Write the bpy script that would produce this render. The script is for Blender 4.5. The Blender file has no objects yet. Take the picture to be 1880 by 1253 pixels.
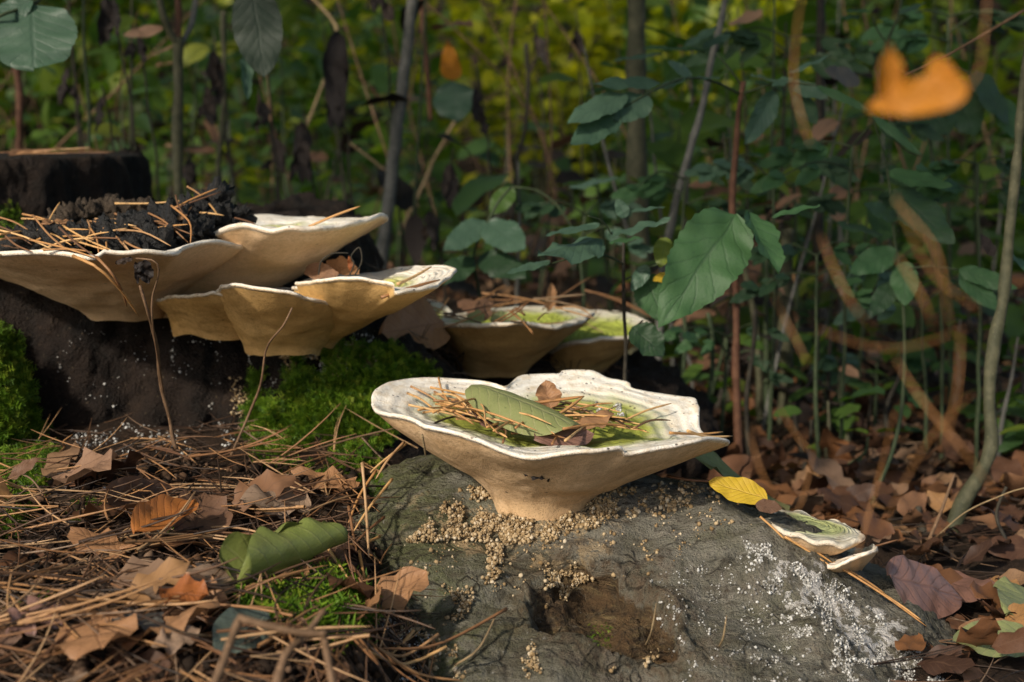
import bpy, math, random
import numpy as np
from mathutils import Vector, Matrix
from mathutils.bvhtree import BVHTree

random.seed(7)
RNG = np.random.default_rng(7)
sc = bpy.context.scene
R = math.radians
COL = sc.collection

# ------------------------------------------------------------------ camera
CZ = 0.42
PITCH = R(8.5)
FPX, PW, PH = 2611.0, 1880.0, 1253.0
cam_d = bpy.data.cameras.new('camera')
cam = bpy.data.objects.new('camera', cam_d)
COL.objects.link(cam)
cam.location = (0, 0, CZ)
cam.rotation_euler = (R(90) - PITCH, 0, 0)
cam_d.sensor_width = 36.0
cam_d.lens = 36.0 * FPX / PW
cam_d.clip_start = 0.02
cam_d.clip_end = 400
cam_d.dof.use_dof = True
cam_d.dof.focus_distance = 0.95
cam_d.dof.aperture_fstop = 8.2
sc.camera = cam

# ------------------------------------------------------------------ sky and sun
SUN_EL, SUN_AZ = R(32.5), R(-143)          # azimuth from +Y towards +X
w = bpy.data.worlds.new('World')
sc.world = w
w.use_nodes = True
wn = w.node_tree
bg = wn.nodes['Background']
sky = wn.nodes.new('ShaderNodeTexSky')
sky.sky_type = 'NISHITA'
sky.sun_disc = False
sky.sun_elevation = SUN_EL
sky.sun_rotation = SUN_AZ
sky.air_density = 1.0
sky.dust_density = 2.0
wn.links.new(sky.outputs[0], bg.inputs[0])
bg.inputs[1].default_value = 0.14
sd = bpy.data.lights.new('sun', 'SUN')
so = bpy.data.objects.new('sun', sd)
COL.objects.link(so)
sd.energy = 3.7
sd.angle = R(2.5)
sd.color = (1.0, 0.90, 0.76)
tosun = Vector((math.sin(SUN_AZ) * math.cos(SUN_EL), math.cos(SUN_AZ) * math.cos(SUN_EL), math.sin(SUN_EL)))
so.rotation_euler = tosun.to_track_quat('Z', 'Y').to_euler()
so.location = (-3, -4, 4)
sc.view_settings.view_transform = 'Standard'
sc.view_settings.look = 'None'
sc.view_settings.exposure = 0.22
sc.view_settings.gamma = 1.0
sc.render.engine = 'CYCLES'
sc.cycles.max_bounces = 6
sc.cycles.transmission_bounces = 4
sc.cycles.transparent_max_bounces = 6
sc.cycles.use_denoising = True

# ------------------------------------------------------------------ helpers: picture <-> place
FWD = Vector((0, math.cos(PITCH), -math.sin(PITCH)))
UPV = Vector((0, math.sin(PITCH), math.cos(PITCH)))
CAM = Vector((0, 0, CZ))


def ray(px, py):
    return FWD + Vector(((px - PW / 2) / FPX, 0, 0)) + UPV * ((PH / 2 - py) / FPX)


def at(px, py, Y):
    r = ray(px, py)
    return CAM + r * (Y / r.y)


def proj(P):
    P = np.asarray(P) - np.array(CAM)
    d = P @ np.array(FWD)
    return np.stack([PW / 2 + FPX * P[:, 0] / d, PH / 2 - FPX * (P @ np.array(UPV)) / d], 1)


# ------------------------------------------------------------------ helpers: noise
def _hash(ix, iy, iz, seed):
    h = (ix * 374761393 + iy * 668265263 + iz * 2147483647 + seed * 1274126177) & 0xFFFFFFFF
    h = ((h ^ (h >> 13)) * 1274126177) & 0xFFFFFFFF
    h = ((h ^ (h >> 16)) * 2246822519) & 0xFFFFFFFF
    return ((h ^ (h >> 15)) & 0xFFFFFF) / float(0xFFFFFF) * 2 - 1


def noise(P, scale=1.0, seed=0):
    P = np.asarray(P, dtype=np.float64) * scale
    i = np.floor(P).astype(np.int64)
    f = P - i
    f = f * f * f * (f * (f * 6 - 15) + 10)
    out = 0
    for dx in (0, 1):
        for dy in (0, 1):
            for dz in (0, 1):
                wgt = (f[:, 0] if dx else 1 - f[:, 0]) * (f[:, 1] if dy else 1 - f[:, 1]) * (f[:, 2] if dz else 1 - f[:, 2])
                out = out + wgt * _hash(i[:, 0] + dx, i[:, 1] + dy, i[:, 2] + dz, seed)
    return out


def fbm(P, scale=1.0, seed=0, oct=4, gain=0.5):
    o, a, s = 0, 1.0, scale
    for k in range(oct):
        o = o + a * noise(P, s, seed + k * 17)
        a *= gain
        s *= 2.03
    return o


def sstep(a, b, x):
    t = np.clip((x - a) / (b - a), 0, 1)
    return t * t * (3 - 2 * t)


# ------------------------------------------------------------------ helpers: objects
def empty(name, loc):
    o = bpy.data.objects.new(name, None)
    o.empty_display_size = 0.02
    o.location = loc
    COL.objects.link(o)
    return o


def tag(o, label=None, cat=None, group=None, kind=None):
    if label: o['label'] = label
    if cat: o['category'] = cat
    if group: o['group'] = group
    if kind: o['kind'] = kind
    return o


def mesh(name, V, Fc, mat, smooth=True, uv=None, attrs=None):
    me = bpy.data.meshes.new(name)
    V = np.asarray(V, dtype=np.float32)
    if isinstance(Fc, np.ndarray) and Fc.ndim == 2:
        k = Fc.shape[1]
        n = len(Fc)
        me.vertices.add(len(V))
        me.vertices.foreach_set('co', V.ravel())
        me.loops.add(n * k)
        me.loops.foreach_set('vertex_index', Fc.astype(np.int32).ravel())
        me.polygons.add(n)
        me.polygons.foreach_set('loop_start', np.arange(0, n * k, k, dtype=np.int32))
        me.update(calc_edges=True)
    else:
        me.from_pydata(V.tolist(), [], [tuple(int(i) for i in f) for f in Fc])
    if smooth:
        me.polygons.foreach_set('use_smooth', np.ones(len(me.polygons), dtype=bool))
    if uv is not None:
        ul = me.uv_layers.new(name='UVMap')
        li = np.empty(len(me.loops), dtype=np.int32)
        me.loops.foreach_get('vertex_index', li)
        ul.data.foreach_set('uv', np.asarray(uv, dtype=np.float32)[li].ravel())
    for k, v in (attrs or {}).items():
        a = me.attributes.new(k, 'FLOAT', 'POINT')
        a.data.foreach_set('value', np.asarray(v, dtype=np.float32))
    if mat: me.materials.append(mat)
    me.validate()
    return me


def obj(name, me, parent=None, loc=(0, 0, 0), mtx=None):
    o = bpy.data.objects.new(name, me)
    COL.objects.link(o)
    if parent: o.parent = parent
    if mtx is not None: o.matrix_basis = mtx
    else: o.location = loc
    return o


def basis(direction, up=(0, 0, 1), roll=0.0):
    x = Vector(direction).normalized()
    z = Vector(up)
    z = (z - x * z.dot(x))
    if z.length < 1e-6: z = x.orthogonal()
    z.normalize()
    y = z.cross(x)
    m = Matrix((x, y, z)).transposed()
    if roll: m = m @ Matrix.Rotation(roll, 3, 'X')
    return m


def xf(loc, direction, up=(0, 0, 1), roll=0.0, s=1.0):
    m = basis(direction, up, roll).to_4x4()
    return Matrix.Translation(Vector(loc)) @ m @ Matrix.Diagonal((s, s, s, 1))


def catmull(pts, n, closed=False):
    P = np.asarray([tuple(p) for p in pts], dtype=float)
    m = len(P)
    out = []
    segs = m if closed else m - 1
    d = np.linalg.norm(np.roll(P, -1, 0) - P, axis=1)[:segs]
    cum = np.concatenate([[0], np.cumsum(d)])
    for t in np.linspace(0, cum[-1], n, endpoint=not closed):
        k = min(int(np.searchsorted(cum, t, 'right')) - 1, segs - 1)
        f = (t - cum[k]) / max(d[k], 1e-9)
        g = (lambda j: P[j % m]) if closed else (lambda j: P[min(max(j, 0), m - 1)])
        a, b, c, e = g(k - 1), g(k), g(k + 1), g(k + 2)
        out.append(0.5 * ((2 * b) + (-a + c) * f + (2 * a - 5 * b + 4 * c - e) * f * f + (-a + 3 * b - 3 * c + e) * f ** 3))
    return np.array(out)


def tube(pts, rad, sides=8, cap=True):
    P = np.asarray([tuple(p) for p in pts], dtype=float)
    n = len(P)
    rad = np.broadcast_to(np.asarray(rad, dtype=float), (n,))
    T = np.gradient(P, axis=0)
    T /= np.linalg.norm(T, axis=1)[:, None] + 1e-12
    ref = np.array([0.3, 0.9, 0.31]) if abs(T[0][1]) < 0.8 else np.array([1.0, 0.1, 0.2])
    V = []
    u = ref
    for k in range(n):
        u = u - T[k] * (u @ T[k])
        u = u / (np.linalg.norm(u) + 1e-12)
        v = np.cross(T[k], u)
        for s in range(sides):
            a = 2 * math.pi * s / sides
            V.append(P[k] + rad[k] * (math.cos(a) * u + math.sin(a) * v))
    Fc = []
    for k in range(n - 1):
        for s in range(sides):
            a, b = k * sides + s, k * sides + (s + 1) % sides
            Fc.append((a, b, b + sides, a + sides))
    if cap:
        Fc.append(tuple(range(sides))[::-1])
        Fc.append(tuple(range((n - 1) * sides, n * sides)))
    return np.array(V), Fc


def batch(name, tmpl, mats, locs, mat, scales=None, parent=None, rnd=None):
    """one joined mesh of many copies of a template (V, F quads, uv)"""
    V, Fc, uv = tmpl
    V = np.asarray(V, float); Fc = np.asarray(Fc, int)
    n = len(locs)
    M = np.asarray(mats, float)
    if scales is not None: M = M * np.asarray(scales)[:, None, None]
    VV = np.einsum('nij,kj->nki', M, V) + np.asarray(locs)[:, None, :]
    FF = (Fc[None] + (np.arange(n) * len(V))[:, None, None]).reshape(-1, Fc.shape[1])
    var = np.repeat(RNG.random(n) if rnd is None else rnd, len(V))
    return VV.reshape(-1, 3), FF, (np.tile(uv, (n, 1)) if uv is not None else None), var


def join_batches(parts):
    V, Fc, U, A, k = [], [], [], [], 0
    for v, f, u, a in parts:
        V.append(v); Fc.append(f + k); A.append(a); k += len(v)
        if u is not None: U.append(u)
    return np.concatenate(V), np.concatenate(Fc), (np.concatenate(U) if U else None), np.concatenate(A)


def rot_mats(n, yaw=None, tilt=0.2):
    yaw = RNG.uniform(0, 2 * math.pi, n) if yaw is None else yaw
    a, b = RNG.normal(0, tilt, n), RNG.normal(0, tilt, n)
    out = np.zeros((n, 3, 3))
    for k in range(n):
        out[k] = np.array((Matrix.Rotation(yaw[k], 3, 'Z') @ Matrix.Rotation(a[k], 3, 'Y') @ Matrix.Rotation(b[k], 3, 'X')))
    return out


# ------------------------------------------------------------------ materials
class NT:
    def __init__(s, name):
        s.mat = bpy.data.materials.new(name)
        s.mat.use_nodes = True
        s.t = s.mat.node_tree
        s.b = s.t.nodes['Principled BSDF']
        s.out = s.t.nodes['Material Output']

    def n(s, typ, **kw):
        nd = s.t.nodes.new(typ)
        for k, v in kw.items(): setattr(nd, k, v)
        return nd

    def set(s, sock, v):
        if isinstance(v, bpy.types.NodeSocket): s.t.links.new(v, sock)
        elif isinstance(v, (tuple, list)) and len(v) == 3 and sock.type == 'RGBA': sock.default_value = (*v, 1)
        else: sock.default_value = v

    def m(s, op, a, b=0.0, c=None, clamp=False):
        nd = s.n('ShaderNodeMath', operation=op, use_clamp=clamp)
        s.set(nd.inputs[0], a); s.set(nd.inputs[1], b)
        if c is not None: s.set(nd.inputs[2], c)
        return nd.outputs[0]

    def mix(s, f, a, b, bt='MIX'):
        nd = s.n('ShaderNodeMix', data_type='RGBA', blend_type=bt)
        s.set(nd.inputs[0], f); s.set(nd.inputs[6], a); s.set(nd.inputs[7], b)
        return nd.outputs[2]

    def noise(s, scale, detail=4.0, rough=0.6, vec=None, dist=0.0):
        nd = s.n('ShaderNodeTexNoise')
        nd.inputs['Scale'].default_value = scale
        nd.inputs['Detail'].default_value = detail
        nd.inputs['Roughness'].default_value = rough
        nd.inputs['Distortion'].default_value = dist
        s.set(nd.inputs['Vector'], vec if vec is not None else s.obj())
        return nd.outputs[0]

    def voro(s, scale, vec=None, feature='F1'):
        nd = s.n('ShaderNodeTexVoronoi', feature=feature)
        nd.inputs['Scale'].default_value = scale
        s.set(nd.inputs['Vector'], vec if vec is not None else s.obj())
        return nd

    def obj(s):
        if not hasattr(s, '_tc'): s._tc = s.n('ShaderNodeTexCoord')
        return s._tc.outputs['Object']

    def uv(s):
        s.obj()
        return s._tc.outputs['UV']

    def pos(s):
        return s.n('ShaderNodeNewGeometry').outputs['Position']

    def sm(s, x, lo, hi):
        nd = s.n('ShaderNodeMapRange', interpolation_type='SMOOTHSTEP')
        s.set(nd.inputs[0], x)
        nd.inputs[1].default_value = lo; nd.inputs[2].default_value = hi
        return nd.outputs[0]

    def attr(s, name):
        return s.n('ShaderNodeAttribute', attribute_name=name).outputs['Fac']

    def rnd(s):
        r = s.n('ShaderNodeObjectInfo').outputs['Random']
        return s.m('FRACT', s.m('ADD', r, s.attr('var')))

    def ramp(s, f, stops):
        nd = s.n('ShaderNodeValToRGB')
        s.set(nd.inputs[0], f)
        e = nd.color_ramp.elements
        while len(e) < len(stops): e.new(0.5)
        for el, (p, c) in zip(e, stops):
            el.position = p; el.color = (*c, 1)
        return nd.outputs[0]

    def bump(s, h, strength=0.5, dist=0.001):
        nd = s.n('ShaderNodeBump')
        nd.inputs['Strength'].default_value = strength
        nd.inputs['Distance'].default_value = dist
        s.set(nd.inputs['Height'], h)
        s.t.links.new(nd.outputs[0], s.b.inputs['Normal'])
        return nd.outputs[0]

    def fin(s, col, rough=0.7, spec=0.3, transl=0.0, tcol=None, nrm=None):
        s.set(s.b.inputs['Base Color'], col)
        s.set(s.b.inputs['Roughness'], rough)
        s.b.inputs['Specular IOR Level'].default_value = spec
        if transl:
            tr = s.n('ShaderNodeBsdfTranslucent')
            s.set(tr.inputs[0], tcol if tcol is not None else col)
            mx = s.n('ShaderNodeMixShader')
            mx.inputs[0].default_value = transl
            s.t.links.new(s.b.outputs[0], mx.inputs[1])
            s.t.links.new(tr.outputs[0], mx.inputs[2])
            s.t.links.new(mx.outputs[0], s.out.inputs[0])
        return s.mat


def leaf_mat(name, stops, vein, rough=0.55, transl=0.25, tboost=None, nveins=9, blot=0.35, blotcol=None, spec=0.35, vs=0.5, vb=1.0, lite=False):
    q = NT(name)
    r = q.rnd()
    col = q.ramp(r, stops)
    sep = q.n('ShaderNodeSeparateXYZ')
    q.set(sep.inputs[0], q.uv())
    u = sep.outputs[0]
    sv = q.m('ABSOLUTE', q.m('SUBTRACT', q.m('MULTIPLY', sep.outputs[1], 2.0), 1.0))
    n1 = q.noise(38.0, 2.0 if lite else 5.0, 0.65)
    t = q.m('SUBTRACT', q.m('MULTIPLY', u, float(nveins)), q.m('MULTIPLY', q.m('POWER', sv, 0.8), nveins * 0.28))
    t = q.m('ADD', t, q.m('MULTIPLY', n1, 0.55))
    tri = q.m('ABSOLUTE', q.m('SUBTRACT', q.m('FRACT', t), 0.5))
    lat = q.m('SUBTRACT', 1.0, q.sm(tri, 0.015, 0.11))
    mid = q.m('SUBTRACT', 1.0, q.sm(sv, 0.015, 0.07))
    vn = q.m('MAXIMUM', mid, q.m('MULTIPLY', lat, 0.6))
    n2 = None if lite else q.noise(420.0, 3.0, 0.6)
    dark = tuple(c * 0.45 for c in stops[0][1]) if blotcol is None else blotcol
    col = q.mix(q.m('MULTIPLY', q.sm(n1, 0.5, 0.72), blot), col, dark)
    col = q.mix(q.m('MULTIPLY', vn, vs), col, vein)
    if not lite:
        v3 = q.voro(330.0, feature='DISTANCE_TO_EDGE')
        col = q.mix(q.m('MULTIPLY', q.m('SUBTRACT', 1.0, q.sm(v3.outputs['Distance'], 0.0, 0.10)), 0.18), col, vein)
        col = q.mix(q.m('MULTIPLY', q.sm(q.noise(210.0, 2.0), 0.64, 0.72), 0.5), col, dark)
        h = q.m('ADD', q.m('MULTIPLY', vn, -0.55 * vb), q.m('ADD', q.m('MULTIPLY', n2, 0.5), q.m('ADD', q.m('MULTIPLY', tri, 0.4 * vb), q.m('MULTIPLY', n1, 1.2))))
        q.bump(h, 0.5, 0.0012)
    tc = None
    if transl and tboost is not None:
        tc = q.mix(1.0, col, tboost, 'MULTIPLY')
    return q.fin(col, rough, spec, transl, tc)


def needle_mat(name, stops, rough=0.5):
    q = NT(name)
    col = q.ramp(q.rnd(), stops)
    n = q.noise(160.0, 3.0, 0.6)
    col = q.mix(q.m('MULTIPLY', q.sm(n, 0.5, 0.7), 0.45), col, (0.10, 0.05, 0.025))
    return q.fin(col, rough, 0.35)


M = {}
# pale upper skin of the caps: white margin, algae-green centre, dark specks
def cap_mat(name, g0, g1, green, white=(0.80, 0.76, 0.68)):
    q = NT(name)
    rad = q.attr('rad')
    n = q.noise(22.0, 4.0, 0.6)
    n2 = q.noise(90.0, 5.0, 0.7)
    x = q.m('ADD', rad, q.m('MULTIPLY', q.m('SUBTRACT', n, 0.5), 0.42))
    x = q.m('ADD', x, q.m('MULTIPLY', q.m('SUBTRACT', n2, 0.5), 0.22))
    g = q.sm(x, g0, g1)
    gr = q.mix(q.sm(n2, 0.35, 0.7), green, tuple(c * 0.62 for c in green))
    cream = q.mix(q.sm(n2, 0.4, 0.75), white, tuple(a * b for a, b in zip(white, (0.74, 0.64, 0.50))))
    col = q.mix(g, gr, cream)
    # concentric zones
    zone = q.m('SINE', q.m('MULTIPLY', q.m('ADD', rad, q.m('MULTIPLY', n, 0.06)), 75.0))
    col = q.mix(q.m('MULTIPLY', q.m('MULTIPLY', q.sm(zone, 0.2, 1.0), g), 0.28), col, (0.55, 0.47, 0.36))
    v = q.voro(210.0)
    spk = q.m('MULTIPLY', q.m('SUBTRACT', 1.0, q.sm(v.outputs['Distance'], 0.16, 0.26)), q.sm(q.noise(120.0, 2.0), 0.50, 0.58))
    col = q.mix(q.m('MULTIPLY', spk, 0.9), col, (0.05, 0.035, 0.025))
    h = q.m('ADD', q.m('MULTIPLY', zone, 0.25), q.m('ADD', n2, q.m('MULTIPLY', q.noise(700.0, 2.0), 0.4)))
    q.bump(h, 0.7, 0.0024)
    return q.fin(col, 0.75, 0.2)

M['cap'] = cap_mat('fungus_cap_skin', 0.56, 0.88, (0.30, 0.325, 0.055))
M['cap_pale'] = cap_mat('fungus_cap_skin_pale', 0.25, 0.60, (0.50, 0.50, 0.16))
M['cap_green'] = cap_mat('fungus_cap_skin_green', 0.62, 0.95, (0.36, 0.41, 0.07), (0.66, 0.63, 0.54))

M['cap_faded'] = cap_mat('fungus_cap_skin_faded', 0.55, 1.0, (0.40, 0.43, 0.19), (0.62, 0.58, 0.48))

def pore_mat(name, base, deep):
    q = NT(name)
    n = q.noise(14.0, 5.0, 0.62)
    n2 = q.noise(60.0, 4.0, 0.65)
    col = q.mix(q.sm(n, 0.35, 0.7), base, deep)
    col = q.mix(q.m('MULTIPLY', q.sm(n2, 0.5, 0.72), 0.35), col, tuple(c * 0.7 for c in deep))
    band = q.m('SINE', q.m('ADD', q.m('MULTIPLY', q.attr('rad'), 26.0), q.m('MULTIPLY', n, 9.0)))
    col = q.mix(q.m('MULTIPLY', q.sm(band, 0.1, 1.0), 0.30), col, tuple(c * 0.72 for c in deep))
    rim = q.sm(q.attr('rad'), 0.985, 1.0)
    col = q.mix(rim, col, (0.72, 0.66, 0.56))
    low = q.m('SUBTRACT', 1.0, q.sm(q.m('ADD', q.attr('rad'), q.m('MULTIPLY', q.m('SUBTRACT', n2, 0.5), 0.3)), 0.0, 0.28))
    col = q.mix(q.m('MULTIPLY', low, 0.45), col, (0.45, 0.28, 0.12))
    # bruises
    v = q.voro(95.0)
    spk = q.m('MULTIPLY', q.m('SUBTRACT', 1.0, q.sm(v.outputs['Distance'], 0.05, 0.17)), q.sm(q.noise(60.0, 2.0), 0.54, 0.62))
    stain = q.m('MULTIPLY', q.sm(q.noise(33.0, 6.0, 0.8), 0.60, 0.70), 0.55)
    col = q.mix(stain, col, (0.20, 0.115, 0.05))
    col = q.mix(spk, col, (0.06, 0.035, 0.02))
    n5 = q.noise(230.0, 5.0, 0.8)
    col = q.mix(q.m('MULTIPLY', q.sm(n5, 0.45, 0.62), 0.62), col, tuple(c * 0.62 for c in deep))
    n6 = q.noise(5.0, 3.0, 0.5)
    col = q.mix(q.m('MULTIPLY', q.sm(n6, 0.45, 0.7), 0.45), col, tuple(a_ * b_ for a_, b_ in zip(base, (1.1, 1.12, 1.15))))
    pores = q.voro(900.0)
    col = q.mix(q.m('MULTIPLY', q.m('SUBTRACT', 1.0, q.sm(pores.outputs['Distance'], 0.1, 0.42)), 0.45), col, tuple(c * 0.45 for c in deep))
    h = q.m('ADD', q.m('MULTIPLY', q.sm(pores.outputs['Distance'], 0.0, 0.5), 0.55), q.m('ADD', q.m('MULTIPLY', n2, 1.6), q.m('MULTIPLY', q.noise(260.0, 3.0), 0.6)))
    q.bump(h, 0.5, 0.0011)
    return q.fin(col, 0.85, 0.12)

M['pore'] = pore_mat('fungus_pore_surface', (0.76, 0.545, 0.335), (0.60, 0.385, 0.195))
M['pore_ochre'] = pore_mat('fungus_pore_surface_ochre', (0.64, 0.405, 0.165), (0.50, 0.295, 0.092))

# dark wet stump wood
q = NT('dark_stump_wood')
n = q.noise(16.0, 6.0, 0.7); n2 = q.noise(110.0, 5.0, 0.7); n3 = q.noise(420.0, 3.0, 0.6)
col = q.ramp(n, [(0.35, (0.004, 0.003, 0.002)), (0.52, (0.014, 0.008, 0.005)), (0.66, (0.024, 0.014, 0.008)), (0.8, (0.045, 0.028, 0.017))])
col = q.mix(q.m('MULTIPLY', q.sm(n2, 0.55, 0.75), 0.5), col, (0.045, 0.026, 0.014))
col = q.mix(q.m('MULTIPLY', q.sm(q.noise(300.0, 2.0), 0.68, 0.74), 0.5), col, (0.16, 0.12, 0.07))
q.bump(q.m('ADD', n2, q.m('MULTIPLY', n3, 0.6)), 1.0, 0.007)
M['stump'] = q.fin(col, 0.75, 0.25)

# grey-olive bark of the root with bare wood, algae and white crust
q = NT('grey_root_bark')
n = q.noise(13.0, 6.0, 0.68); n2 = q.noise(75.0, 6.0, 0.72); n3 = q.noise(480.0, 4.0, 0.65)
col = q.ramp(n, [(0.30, (0.042, 0.036, 0.022)), (0.43, (0.110, 0.102, 0.070)), (0.55, (0.205, 0.192, 0.152)), (0.66, (0.140, 0.135, 0.090)), (0.8, (0.092, 0.100, 0.044))])
col = q.mix(q.m('MULTIPLY', q.sm(n2, 0.47, 0.70), 0.75), col, (0.25, 0.225, 0.19))
col = q.mix(q.m('MULTIPLY', q.sm(q.noise(150.0, 5.0, 0.7), 0.54, 0.66), 0.75), col, (0.022, 0.018, 0.013))
green = q.attr('moss')
col = q.mix(q.m('MULTIPLY', q.m('MULTIPLY', green, q.sm(n2, 0.32, 0.6)), 0.8), col, (0.105, 0.118, 0.040))
wood = q.attr('wood')
ws = q.n('ShaderNodeTexNoise'); mp = q.n('ShaderNodeMapping')
q.set(mp.inputs[0], q.obj()); mp.inputs['Rotation'].default_value = (0, 0.5, 0.3); mp.inputs['Scale'].default_value = (14, 14, 150)
q.set(ws.inputs['Vector'], mp.outputs[0]); ws.inputs['Scale'].default_value = 3.0; ws.inputs['Detail'].default_value = 5
wcol = q.ramp(ws.outputs[0], [(0.3, (0.020, 0.012, 0.006)), (0.5, (0.075, 0.050, 0.024)), (0.7, (0.20, 0.145, 0.065))])
col = q.mix(q.sm(wood, 0.4, 0.6), col, wcol)
gm = q.n('ShaderNodeMapping'); q.set(gm.inputs[0], q.obj()); gm.inputs['Rotation'].default_value = (0.2, 0.55, -0.25); gm.inputs['Scale'].default_value = (16, 70, 70)
gn = q.n('ShaderNodeTexNoise'); q.set(gn.inputs['Vector'], gm.outputs[0]); gn.inputs['Scale'].default_value = 1.6; gn.inputs['Detail'].default_value = 6; gn.inputs['Roughness'].default_value = 0.7
grain = gn.outputs[0]
col = q.mix(q.m('MULTIPLY', q.sm(grain, 0.48, 0.66), 0.55), col, (0.050, 0.037, 0.022))
col = q.mix(q.m('MULTIPLY', q.sm(q.m('SUBTRACT', 1.0, grain), 0.52, 0.68), 0.45), col, (0.24, 0.215, 0.165))
brown = q.m('MULTIPLY', q.m('MAXIMUM', q.attr('brown'), q.m('MULTIPLY', q.sm(q.noise(6.0, 4.0), 0.54, 0.66), 0.22)), q.sm(n2, 0.36, 0.62))
col = q.mix(q.m('MULTIPLY', brown, 0.75), col, (0.125, 0.072, 0.032))
dust = q.m('MULTIPLY', q.attr('dust'), q.sm(q.m('ADD', q.noise(60.0, 6.0, 0.8), q.m('MULTIPLY', q.attr('dust'), 0.12)), 0.57, 0.66))
col = q.mix(q.m('MULTIPLY', dust, 0.85), col, (0.40, 0.29, 0.16))
crust = q.attr('crust')
vv = q.voro(300.0)
cn = q.m('ADD', q.noise(70.0, 5.0, 0.75), q.m('MULTIPLY', crust, 0.25))
lich = q.m('MULTIPLY', q.sm(q.noise(95.0, 6.0, 0.8), 0.64, 0.68), 0.75)
col = q.mix(lich, col, (0.40, 0.38, 0.33))
col = q.mix(q.m('MULTIPLY', q.sm(cn, 0.74, 0.79), crust), col, (0.58, 0.55, 0.51))
crk = q.voro(26.0, feature='DISTANCE_TO_EDGE', vec=q.n('ShaderNodeMapping').outputs[0])
_mp = crk.inputs['Vector'].links[0].from_node
_w = q.n('ShaderNodeMix', data_type='VECTOR'); _w.inputs[0].default_value = 0.06
q.set(_w.inputs[4], q.obj()); _nz = q.n('ShaderNodeTexNoise'); q.set(_nz.inputs['Vector'], q.obj()); _nz.inputs['Scale'].default_value = 30
q.set(_w.inputs[5], _nz.outputs['Color']); q.set(_mp.inputs[0], _w.outputs[1]); _mp.inputs['Scale'].default_value = (1, 1, 1.9)
crack = q.m('MULTIPLY', q.m('SUBTRACT', 1.0, q.sm(crk.outputs['Distance'], 0.0, 0.07)), q.sm(q.noise(22.0, 3.0), 0.46, 0.58))
col = q.mix(q.m('MULTIPLY', crack, 0.6), col, (0.016, 0.012, 0.008))
q.bump(q.m('ADD', q.m('SUBTRACT', q.m('MULTIPLY', n2, 1.4), q.m('MULTIPLY', crack, 0.4)), q.m('ADD', q.m('ADD', q.m('MULTIPLY', n3, 0.7), q.m('MULTIPLY', grain, 1.3)), q.m('MULTIPLY', ws.outputs[0], wood))), 1.0, 0.006)
M['root'] = q.fin(col, 0.8, 0.25)

# forest soil
q = NT('forest_soil')
n = q.noise(9.0, 6.0, 0.7); n2 = q.noise(120.0, 5.0, 0.7)
col = q.ramp(n, [(0.3, (0.012, 0.008, 0.005)), (0.55, (0.035, 0.022, 0.014)), (0.8, (0.075, 0.045, 0.026))])
col = q.mix(q.sm(n2, 0.5, 0.75), col, (0.07, 0.042, 0.026))
q.bump(q.m('ADD', n2, q.m('MULTIPLY', q.noise(500.0), 0.5)), 1.0, 0.005)
M['soil'] = q.fin(col, 0.9, 0.15)

# hummus crumbs, sawdust granules, lichen
q = NT('black_rotten_wood')
n = q.noise(80.0, 5.0, 0.7); n2 = q.noise(330.0, 4.0, 0.7)
col = q.ramp(n, [(0.35, (0.003, 0.003, 0.003)), (0.62, (0.009, 0.008, 0.007)), (0.8, (0.035, 0.026, 0.018))])
q.bump(q.m('ADD', n, n2), 1.0, 0.003)
M['rot'] = q.fin(col, 0.55, 0.4)
q = NT('cream_granule')
M['granule'] = q.fin(q.ramp(q.rnd(), [(0.0, (0.17, 0.11, 0.05)), (0.4, (0.30, 0.21, 0.11)), (0.8, (0.42, 0.32, 0.19)), (1.0, (0.50, 0.42, 0.30))]), 0.85, 0.15)
q = NT('white_crumb')
M['crumb'] = q.fin(q.ramp(q.rnd(), [(0.0, (0.16, 0.15, 0.135)), (0.5, (0.32, 0.31, 0.28)), (1.0, (0.60, 0.59, 0.56))]), 0.8, 0.2)
q = NT('moss_frond')
M['moss'] = q.fin(q.ramp(q.rnd(), [(0.0, (0.038, 0.085, 0.006)), (0.4, (0.085, 0.175, 0.010)), (0.75, (0.15, 0.25, 0.014)), (1.0, (0.25, 0.30, 0.03))]), 0.6, 0.3, 0.3)

M['needle'] = needle_mat('dry_pine_needle', [(0.0, (0.11, 0.052, 0.026)), (0.35, (0.23, 0.11, 0.045)), (0.7, (0.34, 0.175, 0.07)), (1.0, (0.43, 0.27, 0.14))])
M['needle_old'] = needle_mat('old_pine_needle', [(0.0, (0.016, 0.011, 0.008)), (0.45, (0.040, 0.023, 0.014)), (0.8, (0.11, 0.058, 0.030)), (1.0, (0.24, 0.16, 0.10))])
M['needle_gold'] = needle_mat('golden_pine_needle', [(0.0, (0.36, 0.17, 0.06)), (0.5, (0.50, 0.27, 0.095)), (1.0, (0.60, 0.38, 0.17))])
M['stalk'] = needle_mat('dry_stalk', [(0.0, (0.27, 0.12, 0.036)), (1.0, (0.40, 0.19, 0.065))])


def solid_bark(name, c0, c1, sc_=60.0):
    q = NT(name)
    n = q.noise(sc_, 5.0, 0.7)
    col = q.mix(q.sm(n, 0.35, 0.7), c0, c1)
    col = q.mix(q.m('MULTIPLY', q.sm(q.noise(500.0, 2.0), 0.66, 0.72), 0.5), col, tuple(min(1, c * 3) for c in c1))
    q.bump(q.noise(260.0, 4.0), 0.5, 0.0015)
    return q.fin(col, 0.7, 0.25)

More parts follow.
